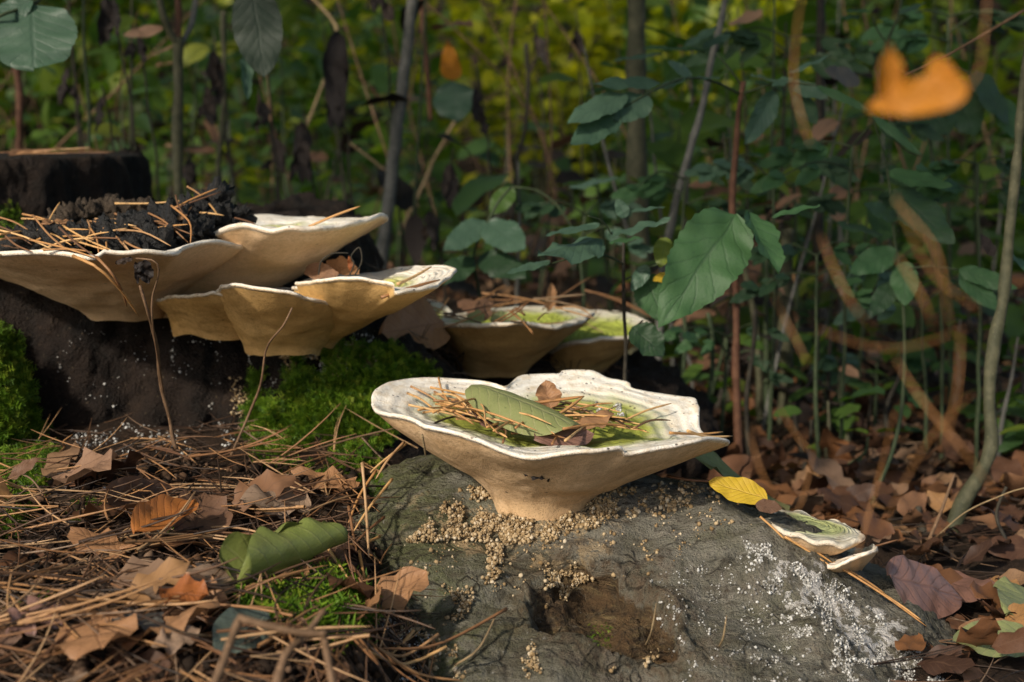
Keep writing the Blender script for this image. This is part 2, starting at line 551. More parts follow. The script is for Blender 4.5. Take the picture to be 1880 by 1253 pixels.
M['bark_olive'] = solid_bark('olive_sapling_bark', (0.040, 0.042, 0.022), (0.085, 0.080, 0.045))
M['bark_grey'] = solid_bark('grey_sapling_bark', (0.075, 0.075, 0.066), (0.15, 0.145, 0.125))
M['bark_dark'] = solid_bark('dark_twig_bark', (0.016, 0.014, 0.010), (0.045, 0.038, 0.026))
M['bark_red'] = solid_bark('reddish_stick_bark', (0.065, 0.028, 0.016), (0.13, 0.062, 0.034))
M['bark_green'] = solid_bark('green_stem_skin', (0.026, 0.040, 0.018), (0.050, 0.066, 0.030))
M['twig'] = solid_bark('brown_twig_bark', (0.10, 0.058, 0.030), (0.19, 0.115, 0.065))
M['straw'] = solid_bark('straw_coloured_stem', (0.20, 0.14, 0.075), (0.30, 0.22, 0.12))

M['green_hero'] = leaf_mat('green_leaf', [(0, (0.032, 0.082, 0.030)), (1, (0.042, 0.100, 0.034))], (0.022, 0.050, 0.022), 0.58, 0.2, (1.6, 2.2, 0.6), 6, 0.25, (0.03, 0.06, 0.03))
M['green_blue'] = leaf_mat('blue_green_leaf', [(0, (0.042, 0.082, 0.052)), (1, (0.068, 0.118, 0.076))], (0.045, 0.080, 0.055), 0.42, 0.18, (1.3, 2.0, 0.5), 8, 0.2, (0.04, 0.075, 0.05))
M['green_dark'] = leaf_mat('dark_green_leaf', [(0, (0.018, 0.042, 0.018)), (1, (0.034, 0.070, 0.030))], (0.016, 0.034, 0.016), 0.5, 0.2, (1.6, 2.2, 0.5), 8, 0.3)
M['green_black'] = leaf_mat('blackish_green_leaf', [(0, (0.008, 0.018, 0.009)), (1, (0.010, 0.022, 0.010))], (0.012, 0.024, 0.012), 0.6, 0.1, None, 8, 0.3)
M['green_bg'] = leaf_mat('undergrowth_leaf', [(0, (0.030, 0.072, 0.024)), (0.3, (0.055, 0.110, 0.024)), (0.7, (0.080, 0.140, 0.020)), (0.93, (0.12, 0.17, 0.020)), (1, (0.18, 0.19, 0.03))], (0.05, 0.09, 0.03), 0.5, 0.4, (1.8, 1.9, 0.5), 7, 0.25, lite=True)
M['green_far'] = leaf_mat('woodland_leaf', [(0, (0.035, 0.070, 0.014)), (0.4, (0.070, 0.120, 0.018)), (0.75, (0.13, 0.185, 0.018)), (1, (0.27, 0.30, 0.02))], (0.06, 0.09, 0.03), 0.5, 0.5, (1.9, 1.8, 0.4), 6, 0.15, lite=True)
M['leaf_olive'] = leaf_mat('olive_curled_leaf', [(0, (0.205, 0.225, 0.085)), (1, (0.235, 0.255, 0.10))], (0.31, 0.29, 0.15), 0.42, 0.15, None, 9, 0.35, (0.10, 0.13, 0.05))
M['leaf_scroll'] = leaf_mat('green_scroll_leaf', [(0, (0.155, 0.185, 0.045)), (1, (0.165, 0.195, 0.048))], (0.19, 0.20, 0.075), 0.42, 0.15, None, 8, 0.45, (0.17, 0.17, 0.06), vs=.6, vb=.8)
M['leaf_rust'] = leaf_mat('rust_orange_leaf', [(0, (0.27, 0.080, 0.022)), (1, (0.40, 0.145, 0.035))], (0.17, 0.055, 0.02), 0.5, 0.25, None, 9, 0.35)
M['leaf_brown'] = leaf_mat('brown_dead_leaf', [(0, (0.11, 0.058, 0.034)), (0.5, (0.20, 0.105, 0.058)), (1, (0.30, 0.18, 0.11))], (0.12, 0.06, 0.035), 0.6, 0.2, None, 9, 0.4)
M['leaf_tan'] = leaf_mat('pale_tan_leaf', [(0, (0.26, 0.17, 0.11)), (1, (0.40, 0.29, 0.20))], (0.20, 0.125, 0.08), 0.65, 0.15, None, 10, 0.5)
M['leaf_copper'] = leaf_mat('copper_beech_leaf', [(0, (0.33, 0.165, 0.075)), (1, (0.38, 0.20, 0.095))], (0.20, 0.095, 0.045), 0.55, 0.2, None, 9, 0.35)
M['leaf_purple'] = leaf_mat('purple_brown_leaf', [(0, (0.17, 0.085, 0.062)), (1, (0.25, 0.135, 0.10))], (0.11, 0.055, 0.04), 0.4, 0.1, None, 8, 0.4, spec=0.5)
M['leaf_grey'] = leaf_mat('grey_weathered_leaf', [(0, (0.085, 0.078, 0.062)), (1, (0.15, 0.135, 0.115))], (0.06, 0.052, 0.042), 0.6, 0.1, None, 9, 0.5)
M['leaf_bluegrey'] = leaf_mat('blue_grey_leaf', [(0, (0.10, 0.125, 0.098)), (1, (0.12, 0.145, 0.11))], (0.17, 0.19, 0.15), 0.5, 0.1, None, 9, 0.4)
M['leaf_yellow'] = leaf_mat('yellow_leaf', [(0, (0.50, 0.33, 0.022)), (1, (0.58, 0.40, 0.035))], (0.42, 0.24, 0.03), 0.55, 0.3, None, 9, 0.3, (0.42, 0.20, 0.03))
M['leaf_orange'] = leaf_mat('orange_leaf', [(0, (0.44, 0.150, 0.005)), (1, (0.50, 0.19, 0.006))], (0.40, 0.13, 0.012), 0.55, 0.35, None, 8, 0.35, (0.33, 0.10, 0.01))
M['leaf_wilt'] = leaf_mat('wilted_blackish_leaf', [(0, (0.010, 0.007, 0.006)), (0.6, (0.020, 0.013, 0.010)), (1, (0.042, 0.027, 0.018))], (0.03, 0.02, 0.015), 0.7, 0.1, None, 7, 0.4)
M['leaf_litter'] = leaf_mat('leaf_litter_leaf', [(0, (0.045, 0.022, 0.014)), (0.35, (0.11, 0.050, 0.025)), (0.65, (0.21, 0.090, 0.034)), (0.85, (0.20, 0.125, 0.08)), (1, (0.33, 0.17, 0.06))], (0.13, 0.07, 0.04), 0.6, 0.2, None, 8, 0.4, lite=True)


# ------------------------------------------------------------------ leaf and needle shapes (local: stalk end at 0, along +X, upper side +Z)
def leaf_shape(L, Wd, nu=16, nv=6, a=0.6, b=0.75, roll=0.0, curl=0.0, fold=0.0, wave=0.0, wf=14.0, serr=0.0, ns=18, oak=0.0, crinkle=0.0, twist=0.0, seed=0, stalk=0.0):
    us = np.linspace(0, 1, nu + 1)
    ss = np.linspace(-1, 1, nv + 1)
    umax = a / (a + b)
    norm = umax ** a * (1 - umax) ** b
    wv = (np.clip(us, 0, 1) ** a) * (np.clip(1 - us, 0, 1) ** b) / norm
    if oak: wv = wv * (1 - oak * (0.5 + 0.5 * np.cos(us * 2 * math.pi * 4.5)))
    if serr: wv = wv * (1 + serr * (((us * ns) % 1.0) - 0.5))
    wv = np.maximum(wv, 0.012) * Wd / 2
    rs = np.random.default_rng(seed)
    ph = rs.uniform(0, 6.28, 4)
    V, U = [], []
    for i, u in enumerate(us):
        for j, s in enumerate(ss):
            y = s * wv[i]
            z = fold * abs(y) + wave * Wd * math.sin(u * wf + ph[0] + (2.1 if s > 0 else 0)) * s * s
            z += 0.35 * wave * Wd * math.sin(u * wf * 2.3 + ph[1]) * abs(s)
            if roll:
                k = roll if not isinstance(roll, tuple) else roll[0] + (roll[1] - roll[0]) * u
                y, z = math.sin(k * y) / k, z * math.cos(k * y) + (1 - math.cos(k * y)) / k
            x = u * L
            tw = twist * u
            y, z = y * math.cos(tw) - z * math.sin(tw), y * math.sin(tw) + z * math.cos(tw)
            if curl:
                ang = curl * u
                xx = (math.sin(ang) / curl) * L
                zz = (1 - math.cos(ang)) / curl * L
                x, z = xx - z * math.sin(ang), zz + z * math.cos(ang)
            V.append((x, y, z)); U.append((u, s * 0.5 + 0.5))
    V = np.array(V)
    if crinkle:
        V[:, 2] += crinkle * L * noise(V / L, 7.0, seed)
        V[:, 1] += crinkle * 0.5 * L * noise(V / L, 6.0, seed + 5)
    Fc = [(i * (nv + 1) + j, (i + 1) * (nv + 1) + j, (i + 1) * (nv + 1) + j + 1, i * (nv + 1) + j + 1) for i in range(nu) for j in range(nv)]
    return V, np.array(Fc), np.array(U)


def leaf_mesh(name, mat, **kw):
    V, Fc, U = leaf_shape(**kw)
    return mesh(name, V, Fc, mat, uv=U)


def needle_shape(L=0.06, r=0.0008, bend=0.15, pair=False, seed=0, sides=4, seg=6):
    rs = np.random.default_rng(seed)
    Vs, Fs, k = [], [], 0
    for q_ in range(2 if pair else 1):
        spread = (0.0 if not pair else (q_ - 0.5) * rs.uniform(0.05, 0.25))
        t = np.linspace(0, 1, seg + 1)
        lq = L * (1 - 0.08 * q_ * rs.random())
        b1, b2 = bend * rs.uniform(-1, 1), bend * rs.uniform(-1, 1) * 0.6
        P = np.stack([t * lq, spread * t * lq + b1 * lq * t * t, b2 * lq * np.sin(t * 3.1) * 0.5], 1)
        rad = r * np.array([1.0] + [1.0] * (seg - 2) + [0.8, 0.25])
        V, Fc = tube(P, rad, sides, cap=False)
        Vs.append(V); Fs.append(np.array(Fc) + k); k += len(V)
    if pair:
        V, Fc = tube([(-0.004, 0, 0), (0.004, 0, 0)], [r * 1.5, r * 1.7], sides, cap=False)
        Vs.append(V); Fs.append(np.array(Fc) + k)
    V = np.concatenate(Vs)
    return V, np.concatenate(Fs), None


# ------------------------------------------------------------------ ground
def ground_z(x, y):
    x = np.asarray(x, float); y = np.asarray(y, float)
    zl = -0.272 + 0.05 * np.clip(y - 0.8, -0.5, 0.4)
    zr = -0.345 - 0.035 * sstep(0.95, 1.6, y)
    edge = -0.115 + 0.0 * y
    s = sstep(edge, edge + 0.10, x)
    z = zl * (1 - s) + zr * s
    far = sstep(1.25, 1.9, y)
    z = z * (1 - far) + (-0.385) * far
    z = z + sstep(7.0, 16.0, y) * 2.6 + sstep(16, 40, y) * 6
    P = np.stack([x.ravel(), y.ravel(), np.zeros(x.size)], 1)
    nz = 0.010 * fbm(P, 7.0, 3, 4).reshape(x.shape) + 0.03 * noise(P, 0.8, 9).reshape(x.shape) * sstep(1.8, 4, y)
    return CZ + z + nz


def axis(dense0, dense1, step, lo, hi, g=1.18):
    a = list(np.arange(dense0, dense1 + 1e-9, step))
    s = step
    while a[-1] < hi:
        s *= g; a.append(a[-1] + s)
    s = step
    while a[0] > lo:
        s *= g; a.insert(0, a[0] - s)
    return np.array(a)

gx, gy = axis(-0.75, 0.9, 0.009, -60, 60), axis(0.35, 1.9, 0.009, -40, 70)
GX, GY = np.meshgrid(gx, gy)
GZ = ground_z(GX, np.maximum(GY, 0.2))
GV = np.stack([GX.ravel(), GY.ravel(), GZ.ravel()], 1)
nx, ny = len(gx), len(gy)
ii = (np.arange(ny - 1)[:, None] * nx + np.arange(nx - 1)[None]).ravel()
GF = np.stack([ii, ii + 1, ii + nx + 1, ii + nx], 1)
ground = obj('ground', mesh('ground', GV, GF, M['soil']))
tag(ground, 'dark forest soil under the leaf litter', 'ground', kind='structure')


# ------------------------------------------------------------------ stump with its grey root
def remesh_blob(prims, voxel, iters=6):
    import bmesh
    bm = bmesh.new()
    for kind, loc, scl, rot in prims:
        mt = Matrix.Translation(loc) @ rot.to_4x4() @ Matrix.Diagonal((*scl, 1))
        if kind == 's': bmesh.ops.create_icosphere(bm, subdivisions=4, radius=1, matrix=mt)
        else: bmesh.ops.create_cone(bm, cap_ends=True, segments=48, radius1=1.0, radius2=0.93, depth=2, matrix=mt)
    me = bpy.data.meshes.new('tmp'); bm.to_mesh(me); bm.free()
    o = bpy.data.objects.new('tmp', me); COL.objects.link(o)
    md = o.modifiers.new('r', 'REMESH'); md.mode = 'VOXEL'; md.voxel_size = voxel
    sm_ = o.modifiers.new('s', 'SMOOTH'); sm_.iterations = iters; sm_.factor = 0.5
    dg = bpy.context.evaluated_depsgraph_get()
    e = o.evaluated_get(dg).to_mesh()
    n_ = len(e.vertices)
    V = np.empty(n_ * 3, np.float32); e.vertices.foreach_get('co', V); V = V.reshape(-1, 3).astype(float)
    N = np.empty(n_ * 3, np.float32); e.vertices.foreach_get('normal', N); N = N.reshape(-1, 3).astype(float)
    Fc = [tuple(p.vertices) for p in e.polygons]
    bpy.data.objects.remove(o); bpy.data.meshes.remove(me)
    return V, N, Fc

I3 = Matrix.Identity(3)
def rz(a): return Matrix.Rotation(R(a), 3, 'Z')
def pv(x, y, z): return Vector((x, y, CZ + z))

STUMP_BASE = Vector((-0.42, 1.45, CZ - 0.30))
stump = tag(empty('tree_stump', STUMP_BASE), 'dark rotten tree stump with a grey spreading root, fungi and moss', 'stump')
# the dark body: low front part, shoulder towards the right, lobe behind the front fungus
prims = [
    ('c', pv(-0.44, 1.48, -0.24), (0.315, 0.30, 0.145), I3),
    ('s', pv(-0.30, 1.40, -0.25), (0.20, 0.20, 0.135), I3),
    ('s', pv(-0.155, 1.275, -0.285), (0.125, 0.13, 0.105), rz(25)),
    ('s', pv(-0.20, 1.36, -0.23), (0.14, 0.13, 0.10), I3),
    ('s', pv(0.00, 1.49, -0.335), (0.20, 0.14, 0.105), I3),
    ('s', pv(0.10, 1.56, -0.345), (0.14, 0.12, 0.095), I3),
    ('s', pv(-0.45, 1.20, -0.31), (0.06, 0.10, 0.15), I3),
]
V, N, Fc = remesh_blob(prims, 0.005, 8)
V = V + N * (0.016 * fbm(V, 9, 2, 4) + 0.007 * fbm(V * np.array([1, 1, .5]), 55, 5, 4, .65))[:, None]
trunk_w = (V.copy(), Fc)
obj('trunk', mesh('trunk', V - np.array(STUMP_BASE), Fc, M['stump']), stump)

# the taller sawn block behind
prims = [('c', pv(-0.655, 1.60, -0.18), (0.252, 0.24, 0.150), I3)]
V, N, Fc = remesh_blob(prims, 0.006, 1)
top_f = (N[:, 2] > 0.8)
V = V + N * np.where(top_f, 0.0012, 0.010)[..., None] * fbm(V * np.array([1.6, 1.6, .6]), 18, 12, 5, .62)[:, None]
block_w = (V.copy(), Fc)
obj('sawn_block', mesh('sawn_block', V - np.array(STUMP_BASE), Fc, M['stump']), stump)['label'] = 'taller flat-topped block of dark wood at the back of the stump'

# the grey root coming forward and down to the right
ridge = [(800, 848, 1.03, 0.095), (905, 852, 1.01, 0.105), (1010, 862, 1.00, 0.11), (1120, 872, 0.99, 0.115), (1230, 892, 0.98, 0.115), (1330, 928, 0.965, 0.112),
         (1430, 1006, 0.95, 0.11), (1540, 1078, 0.93, 0.108), (1650, 1158, 0.91, 0.105), (1770, 1250, 0.89, 0.10), (1900, 1355, 0.87, 0.095)]
prims = []
for (px, py, Y, r) in ridge:
    p = at(px, py, Y)
    prims.append(('s', p - Vector((0, -0.25, 0.97)) * r + Vector((0, -0.02, 0)), (r * 1.05, r * 1.12, r), I3))
    prims.append(('s', p - Vector((0, 0.10, 1.25)) * r + Vector((0, -0.05, -0.02)), (r * 1.0, r * 1.0, r * 0.9), I3))
prims.append(('s', at(735, 870, 1.06) - Vector((0, 0, 0.07)), (0.05, 0.07, 0.07), I3))
for (px, py, Y, r) in [(800, 960, .93, .07), (830, 1060, .88, .075), (880, 1180, .83, .075), (1000, 1140, .85, .08), (1050, 1250, .80, .085), (1200, 1180, .83, .09), (1330, 1240, .80, .09), (1450, 1200, .83, .09), (1560, 1290, .80, .08), (860, 1290, .79, .07)]:
    prims.append(('s', at(px, py, Y) - Vector((0, -0.5, 0.8)) * r, (r * 1.1, r, r), I3))
prims.append(('s', at(960, 1250, 0.86) - Vector((0, 0, 0.045)), (0.10, 0.08, 0.07), I3))
V, N, Fc = remesh_blob(prims, 0.0033, 14)
V = V + N * (0.010 * fbm(V, 10, 31, 3) + 0.0030 * fbm(V * np.array([1, 1, 1.5]), 36, 35, 4, 0.55) + 0.0014 * fbm(V, 150, 38, 3, 0.7))[:, None]
uvp = proj(V)
jit = 34 * fbm(V, 26, 44, 4, 0.6)
ex = (uvp[:, 0] - 1125) / 150; ey = (uvp[:, 1] - 1135 - 0.25 * (uvp[:, 0] - 1125)) / 88
front = N[:, 1] < 0.35
dd = np.sqrt(ex ** 2 + ey ** 2) + jit / 110
wood_m = np.where(front, 1 - sstep(0.86, 0.99, dd), 0)
V = V - N * (0.017 * wood_m * (1 + 0.45 * fbm(V, 40, 51, 3)))[:, None]
lip = np.where(front, np.exp(-((dd - 1.10) / 0.09) ** 2), 0)
V = V + N * (0.006 * lip * (1 + 0.8 * fbm(V, 70, 57, 2)))[:, None]
moss_m = np.clip(1 - sstep(720, 1080, uvp[:, 0] + jit * 3), 0, 1)
c2 = np.sqrt(((uvp[:, 0] - 1535) / 210) ** 2 + ((uvp[:, 1] - 1125 - 0.62 * (uvp[:, 0] - 1535)) / 120) ** 2)
crust_m = np.where(front, 1 - sstep(0.45, 1.1, c2 + jit / 90), 0)
dust_m = np.where(front, 1 - sstep(0.35, 1.15, np.sqrt(((uvp[:, 0] - 960) / 215) ** 2 + ((uvp[:, 1] - 965) / 105) ** 2) + jit / 120), 0)
brown_m = np.where(front, 1 - sstep(0.5, 1.5, dd / 1.25), 0)
root_w = (V.copy(), Fc)
obj('root', mesh('root', V - np.array(STUMP_BASE), Fc, M['root'], attrs={'wood': wood_m, 'moss': moss_m, 'crust': crust_m, 'dust': dust_m, 'brown': brown_m}), stump)['label'] = 'grey weathered root with a bare brown hollow and pale crumbs'


# ------------------------------------------------------------------ fungi
def fungus_lobe(rim, base, brx, bry, cup, th=0.007, p=1.15, q_=1.3, g=1.7, wob=0.0012, seed=0, top=None, under=None, parent=None, origin=None, n=200, lump=0.0026, prof=((0, 0), (.03, .09), (.3, .31), (.7, .66), (.9, .87), (1, 1))):
    rim3 = catmull([at(*r) for r in rim], n, True)
    b = np.array(at(*base)); c = np.array(at(*cup))
    idx = np.arange(n)
    ringp = np.stack([np.cos(idx / n * 6.2832) * 3, np.sin(idx / n * 6.2832) * 3, np.full(n, seed)], 1)
    rim3[:, 2] += wob * 1.3 * fbm(ringp, 1.3, seed, 3, 0.4)
    ctr = rim3.mean(0)
    o = rim3 - c; o[:, 2] = 0; o /= np.linalg.norm(o, axis=1)[:, None]
    rim3 += o * (wob * 2.2 * fbm(ringp, 1.6, seed + 40, 3, 0.4))[:, None]
    phi = np.arctan2((rim3 - b)[:, 1], (rim3 - b)[:, 0])
    phi = np.unwrap(phi)
    # even out the base ring
    tgt = phi[0] + (phi[-1] - phi[0]) * idx / (n - 1) * 1.0
    if abs(abs(phi[-1] - phi[0]) - 2 * math.pi) > 1.2: tgt = np.linspace(0, 2 * math.pi, n, endpoint=False) * (1 if np.cross((rim3[10] - ctr)[:2], (rim3[20] - ctr)[:2]) > 0 else -1) + math.atan2((rim3[0] - ctr)[1], (rim3[0] - ctr)[0])
    phi = 0.5 * phi + 0.5 * tgt if abs(abs(phi[-1] - phi[0]) - 2 * math.pi) <= 1.2 else tgt
    rg = np.stack([np.cos(phi), np.sin(phi), np.full(n, seed * 3.3)], 1)
    bw = 1 + 0.16 * fbm(rg, 0.9, seed + 60, 2)
    base3 = b + np.stack([brx * np.cos(phi) * bw, bry * np.sin(phi) * bw, 0.5 * (brx + bry) * (0.14 * fbm(rg, 1.0, seed + 70, 2))], 1)
    K = 46
    lip_o = rim3 - o * th * 0.5
    kk = np.arange(-n // 2, n - n // 2)
    ker = np.exp(-0.5 * (kk / (0.035 * n)) ** 2); ker /= ker.sum()
    kf = np.fft.fft(np.fft.ifftshift(ker))
    ker2 = np.exp(-0.5 * (kk / (0.085 * n)) ** 2); ker2 /= ker2.sum()
    kf2 = np.fft.fft(np.fft.ifftshift(ker2))
    lip_s2 = np.stack([np.real(np.fft.ifft(np.fft.fft(lip_o[:, a_]) * kf2)) for a_ in range(3)], 1)
    lip_s = np.stack([np.real(np.fft.ifft(np.fft.fft(lip_o[:, a_]) * kf)) for a_ in range(3)], 1)
    U = []
    ur = []
    PXs = np.linspace(0, 1, 201)
    PZs = np.interp(PXs, [a_[0] for a_ in prof], [a_[1] for a_ in prof])
    gk = np.exp(-0.5 * (np.arange(-25, 26) / 10.0) ** 2); gk /= gk.sum()
    ext = np.concatenate([np.full(25, 0.0) + PZs[0] - (PZs[1:26][::-1] - PZs[0]), PZs, 2 * PZs[-1] - PZs[-26:-1][::-1]])
    PZs = np.convolve(ext, gk, 'valid')
    for k in range(K + 1):
        t = k / K
        wl = t ** 7
        w2 = t ** 2.2
        lowlip = lip_o * wl + (lip_s * w2 + lip_s2 * (1 - w2)) * (1 - wl) - np.array([0, 0, th * 0.5])
        fx = t ** p
        xy = base3 + (lowlip - base3) * fx
        z = base3[:, 2] + (lowlip[:, 2] - base3[:, 2]) * float(np.interp(fx, PXs, PZs))
        row = xy.copy(); row[:, 2] = z
        amp = math.sin(math.pi * min(1, t * 1.02)) ** 0.7
        row[:, 2] += lump * amp * fbm(row, 22, seed + 7, 3)
        row[:, :2] += (o * (lump * 0.6 * amp * fbm(row, 30, seed + 9, 3))[:, None])[:, :2]
        U.append(row); ur.append(np.full(n, t))
    ridges = [ ]
    for k in range(1, 5):
        a = -math.pi / 2 + math.pi / 2 * k / 4
        U.append(lip_o + o * (th * 0.5 * math.cos(a)) + np.array([0, 0, th * 0.5 * math.sin(a)])); ur.append(np.full(n, 1.0))
    UV_ = np.concatenate(U); rows = len(U)
    T = []; tr = []
    for k in range(0, 5):
        a = math.pi / 2 * k / 4
        T.append(lip_o + o * (th * 0.5 * math.cos(a)) + np.array([0, 0, th * 0.5 * math.sin(a)])); tr.append(np.full(n, 1.0))
    toplip = lip_o + np.array([0, 0, th * 0.5])
    KT = 40
    for k in range(1, KT + 1):
        v = 1 - k / KT
        wl = v ** 9
        tl = toplip * wl + (lip_s + np.array([0, 0, th * 0.5])) * (1 - wl)
        row = c + (tl - c) * v
        row[:, 2] = c[2] + (tl[:, 2] - c[2]) * v ** g
        amp = math.sin(math.pi * v)
        row[:, 2] += 0.0028 * amp * fbm(row, 32, seed + 21, 3) + 0.0006 * amp * math.sin(v * 60)
        T.append(row); tr.append(np.full(n, v))
    TV = np.concatenate(T)

    def grid(rows, flip):
        f = []
        for k in range(rows - 1):
            i = np.arange(n); j = (i + 1) % n
            qd = np.stack([k * n + i, k * n + j, (k + 1) * n + j, (k + 1) * n + i], 1)
            f.append(qd[:, ::-1] if flip else qd)
        return np.concatenate(f)
    area = 0.5 * np.sum(rim3[:, 0] * np.roll(rim3[:, 1], -1) - np.roll(rim3[:, 0], -1) * rim3[:, 1])
    og = np.array(origin)
    u_o = obj('pore_surface', mesh('pore_surface', UV_ - og, grid(rows, area < 0), under, attrs={'rad': np.concatenate(ur)}), parent)
    t_o = obj('cap_top', mesh('cap_top', TV - og, grid(len(T), area < 0), top, attrs={'rad': np.concatenate(tr)}), parent)
    return (np.concatenate([UV_, TV]), np.concatenate([grid(rows, False), grid(len(T), False) + len(UV_)]))

FUNGI = {}
def fungus(key, label, lobes, origin):
    og = at(*origin)
    root = tag(empty('bracket_fungus', og), label, 'fungus', 'bracket fungi on the stump')
    W = []
    for L in lobes:
        if len(lobes) == 1: par = root
        else:
            par = empty('lobe', (0, 0, 0)); par.parent = root
        W.append(fungus_lobe(parent=par, origin=og, **L))
    FUNGI[key] = W
    return root

F1rim = [(684, 745, .985), (690, 758, .955), (730, 764, .925), (770, 781, .905), (797, 786, .895), (837, 795, .888), (876, 809, .882), (923, 829, .876), (975, 841, .873), (1034, 837, .872), (1090, 830, .876), (1140, 823, .884), (1152, 833, .888),
         (1190, 828, .893), (1230, 821, .90), (1275, 811, .91), (1309, 805, .925), (1334, 809, .945), (1336, 816, .965), (1312, 808, .985), (1290, 792, 1.0), (1285, 765, 1.015), (1284, 747, 1.03), (1270, 732, 1.05), (1222, 725, 1.065),
         (1166, 717, 1.07), (1156, 706, 1.078), (1120, 698, 1.088), (1085, 683, 1.095), (1036, 681, 1.095), (1027, 688, 1.088), (994, 689, 1.085), (955, 693, 1.075), (928, 710, 1.05), (908, 706, 1.055), (884, 702, 1.06), (817, 696, 1.065), (758, 695, 1.055), (711, 707, 1.03), (686, 724, 1.005)]
fungus('front', 'large cream funnel-shaped bracket fungus with green centre on the grey root', [
    dict(rim=F1rim, base=(990, 958, 0.965), brx=.027, bry=.022, cup=(1000, 800, 0.985), th=.0030, p=1.1, q_=1.45, prof=((0, 0), (.04, .20), (.25, .36), (.55, .55), (.8, .76), (.93, .9), (1, 1)), g=1.5, seed=1, top=M['cap'], under=M['pore'], n=300, wob=.0009)], (985, 955, .965))

F2rim = [(-150, 440, 1.22), (-110, 455, 1.12), (-50, 464, 1.06), (0, 466, 1.03), (64, 463, 1.01), (105, 466, 1.00), (153, 475, .99), (178, 475, .99), (190, 464, .992), (230, 466, .995), (271, 463, 1.0), (322, 466, 1.015), (345, 453, 1.04), (399, 445, 1.07), (440, 450, 1.11), (450, 452, 1.16), (410, 448, 1.26), (300, 440, 1.34), (120, 435, 1.38), (-60, 430, 1.34)]
fungus('upper', 'broad bracket fungus topped with black rotten crumbs, at the top of the stump', [
    dict(rim=F2rim, base=(225, 584, 1.20), brx=.034, bry=.035, cup=(170, 470, 1.20), th=.0035, p=1.0, q_=1.15, g=1.6, seed=2, top=M['cap_pale'], under=M['pore'], n=240)], (180, 572, 1.2))

F3rim = [(375, 440, 1.17), (385, 432, 1.12), (410, 419, 1.105), (440, 413, 1.10), (470, 417, 1.095), (500, 423, 1.09), (530, 420, 1.09), (560, 421, 1.095), (590, 418, 1.10), (620, 416, 1.11), (650, 410, 1.12), (672, 404, 1.135), (700, 396, 1.155), (713, 401, 1.185), (700, 405, 1.22), (640, 404, 1.29), (560, 401, 1.34), (500, 399, 1.36), (440, 402, 1.35), (385, 412, 1.28)]
fungus('upper_right', 'white-rimmed bracket fungus with an upturned tip, beside the crumb-covered one', [
    dict(rim=F3rim, base=(330, 560, 1.27), brx=.07, bry=.05, cup=(520, 425, 1.24), th=.0042, p=1.0, q_=1.1, g=1.5, seed=3, top=M['cap_pale'], under=M['pore'], n=240)], (415, 565, 1.29))

F4a = [(540, 530, 1.13), (548, 521, 1.09), (570, 516, 1.06), (607, 513, 1.045), (650, 512, 1.035), (690, 516, 1.03), (722, 524, 1.02), (728, 540, 1.015), (765, 533, 1.025), (802, 526, 1.045), (815, 518, 1.065), (838, 501, 1.10), (832, 490, 1.14), (800, 491, 1.165), (769, 492, 1.18), (725, 496, 1.20), (688, 504, 1.215), (640, 507, 1.23), (590, 510, 1.22), (550, 520, 1.18)]
F4b = [(390, 545, 1.12), (404, 526, 1.075), (445, 525, 1.055), (477, 528, 1.045), (510, 531, 1.04), (545, 539, 1.042), (563, 549, 1.052), (600, 556, 1.075), (650, 556, 1.11), (660, 545, 1.18), (560, 532, 1.21), (460, 530, 1.22), (400, 535, 1.19)]
F4c = [(278, 552, 1.17), (310, 547, 1.13), (350, 545, 1.105), (400, 542, 1.09), (450, 548, 1.09), (520, 560, 1.11), (560, 556, 1.18), (390, 536, 1.23), (310, 540, 1.22)]
fungus('lower', 'ochre bracket fungus split into overlapping lobes, below the white-rimmed one', [
    dict(rim=F4a, base=(560, 634, 1.175), brx=.026, bry=.025, cup=(700, 530, 1.12), th=.003, p=1.1, q_=1.25, g=1.6, seed=4, top=M['cap_pale'], under=M['pore_ochre'], n=220),
    dict(rim=F4b, base=(528, 645, 1.165), brx=.030, bry=.025, cup=(510, 556, 1.14), th=.0028, p=1.1, q_=1.2, g=1.6, seed=5, top=M['cap_pale'], under=M['pore_ochre'], n=160),
    dict(rim=F4c, base=(425, 608, 1.19), brx=.05, bry=.025, cup=(385, 556, 1.16), th=.0025, p=1.0, q_=1.1, g=1.6, seed=6, top=M['cap_pale'], under=M['pore_ochre'], n=140)], (505, 640, 1.17))

F6 = [(799, 606, 1.35), (806, 600, 1.325), (825, 596, 1.30), (873, 600, 1.275), (915, 598, 1.265), (953, 596, 1.265), (1000, 600, 1.275), (1030, 601, 1.29), (1065, 592, 1.33), (1091, 579, 1.38), (1078, 572, 1.44), (1007, 566, 1.50), (930, 568, 1.51), (860, 574, 1.48), (810, 590, 1.42)]
fungus('mid', 'wide green-centred bracket fungus behind the front one, its cup full of needles', [
    dict(rim=F6, base=(905, 680, 1.385), brx=.03, bry=.03, cup=(940, 600, 1.39), th=.0045, p=1.05, q_=1.2, g=1.6, seed=8, top=M['cap_green'], under=M['pore_ochre'], n=180)], (905, 680, 1.385))
F7 = [(1000, 645, 1.44), (1035, 635, 1.405), (1087, 626, 1.39), (1150, 621, 1.41), (1195, 612, 1.45), (1190, 592, 1.52), (1145, 577, 1.58), (1060, 570, 1.61), (1000, 577, 1.58), (975, 610, 1.50)]
fungus('mid_right', 'brown-sided bracket fungus with mossy green top beside the olive sapling stem', [
    dict(rim=F7, base=(1035, 692, 1.485), brx=.04, bry=.035, cup=(1090, 618, 1.49), th=.0045, p=1.0, q_=1.2, g=1.6, seed=9, top=M['cap_green'], under=M['pore_ochre'], n=160)], (1035, 692, 1.485))
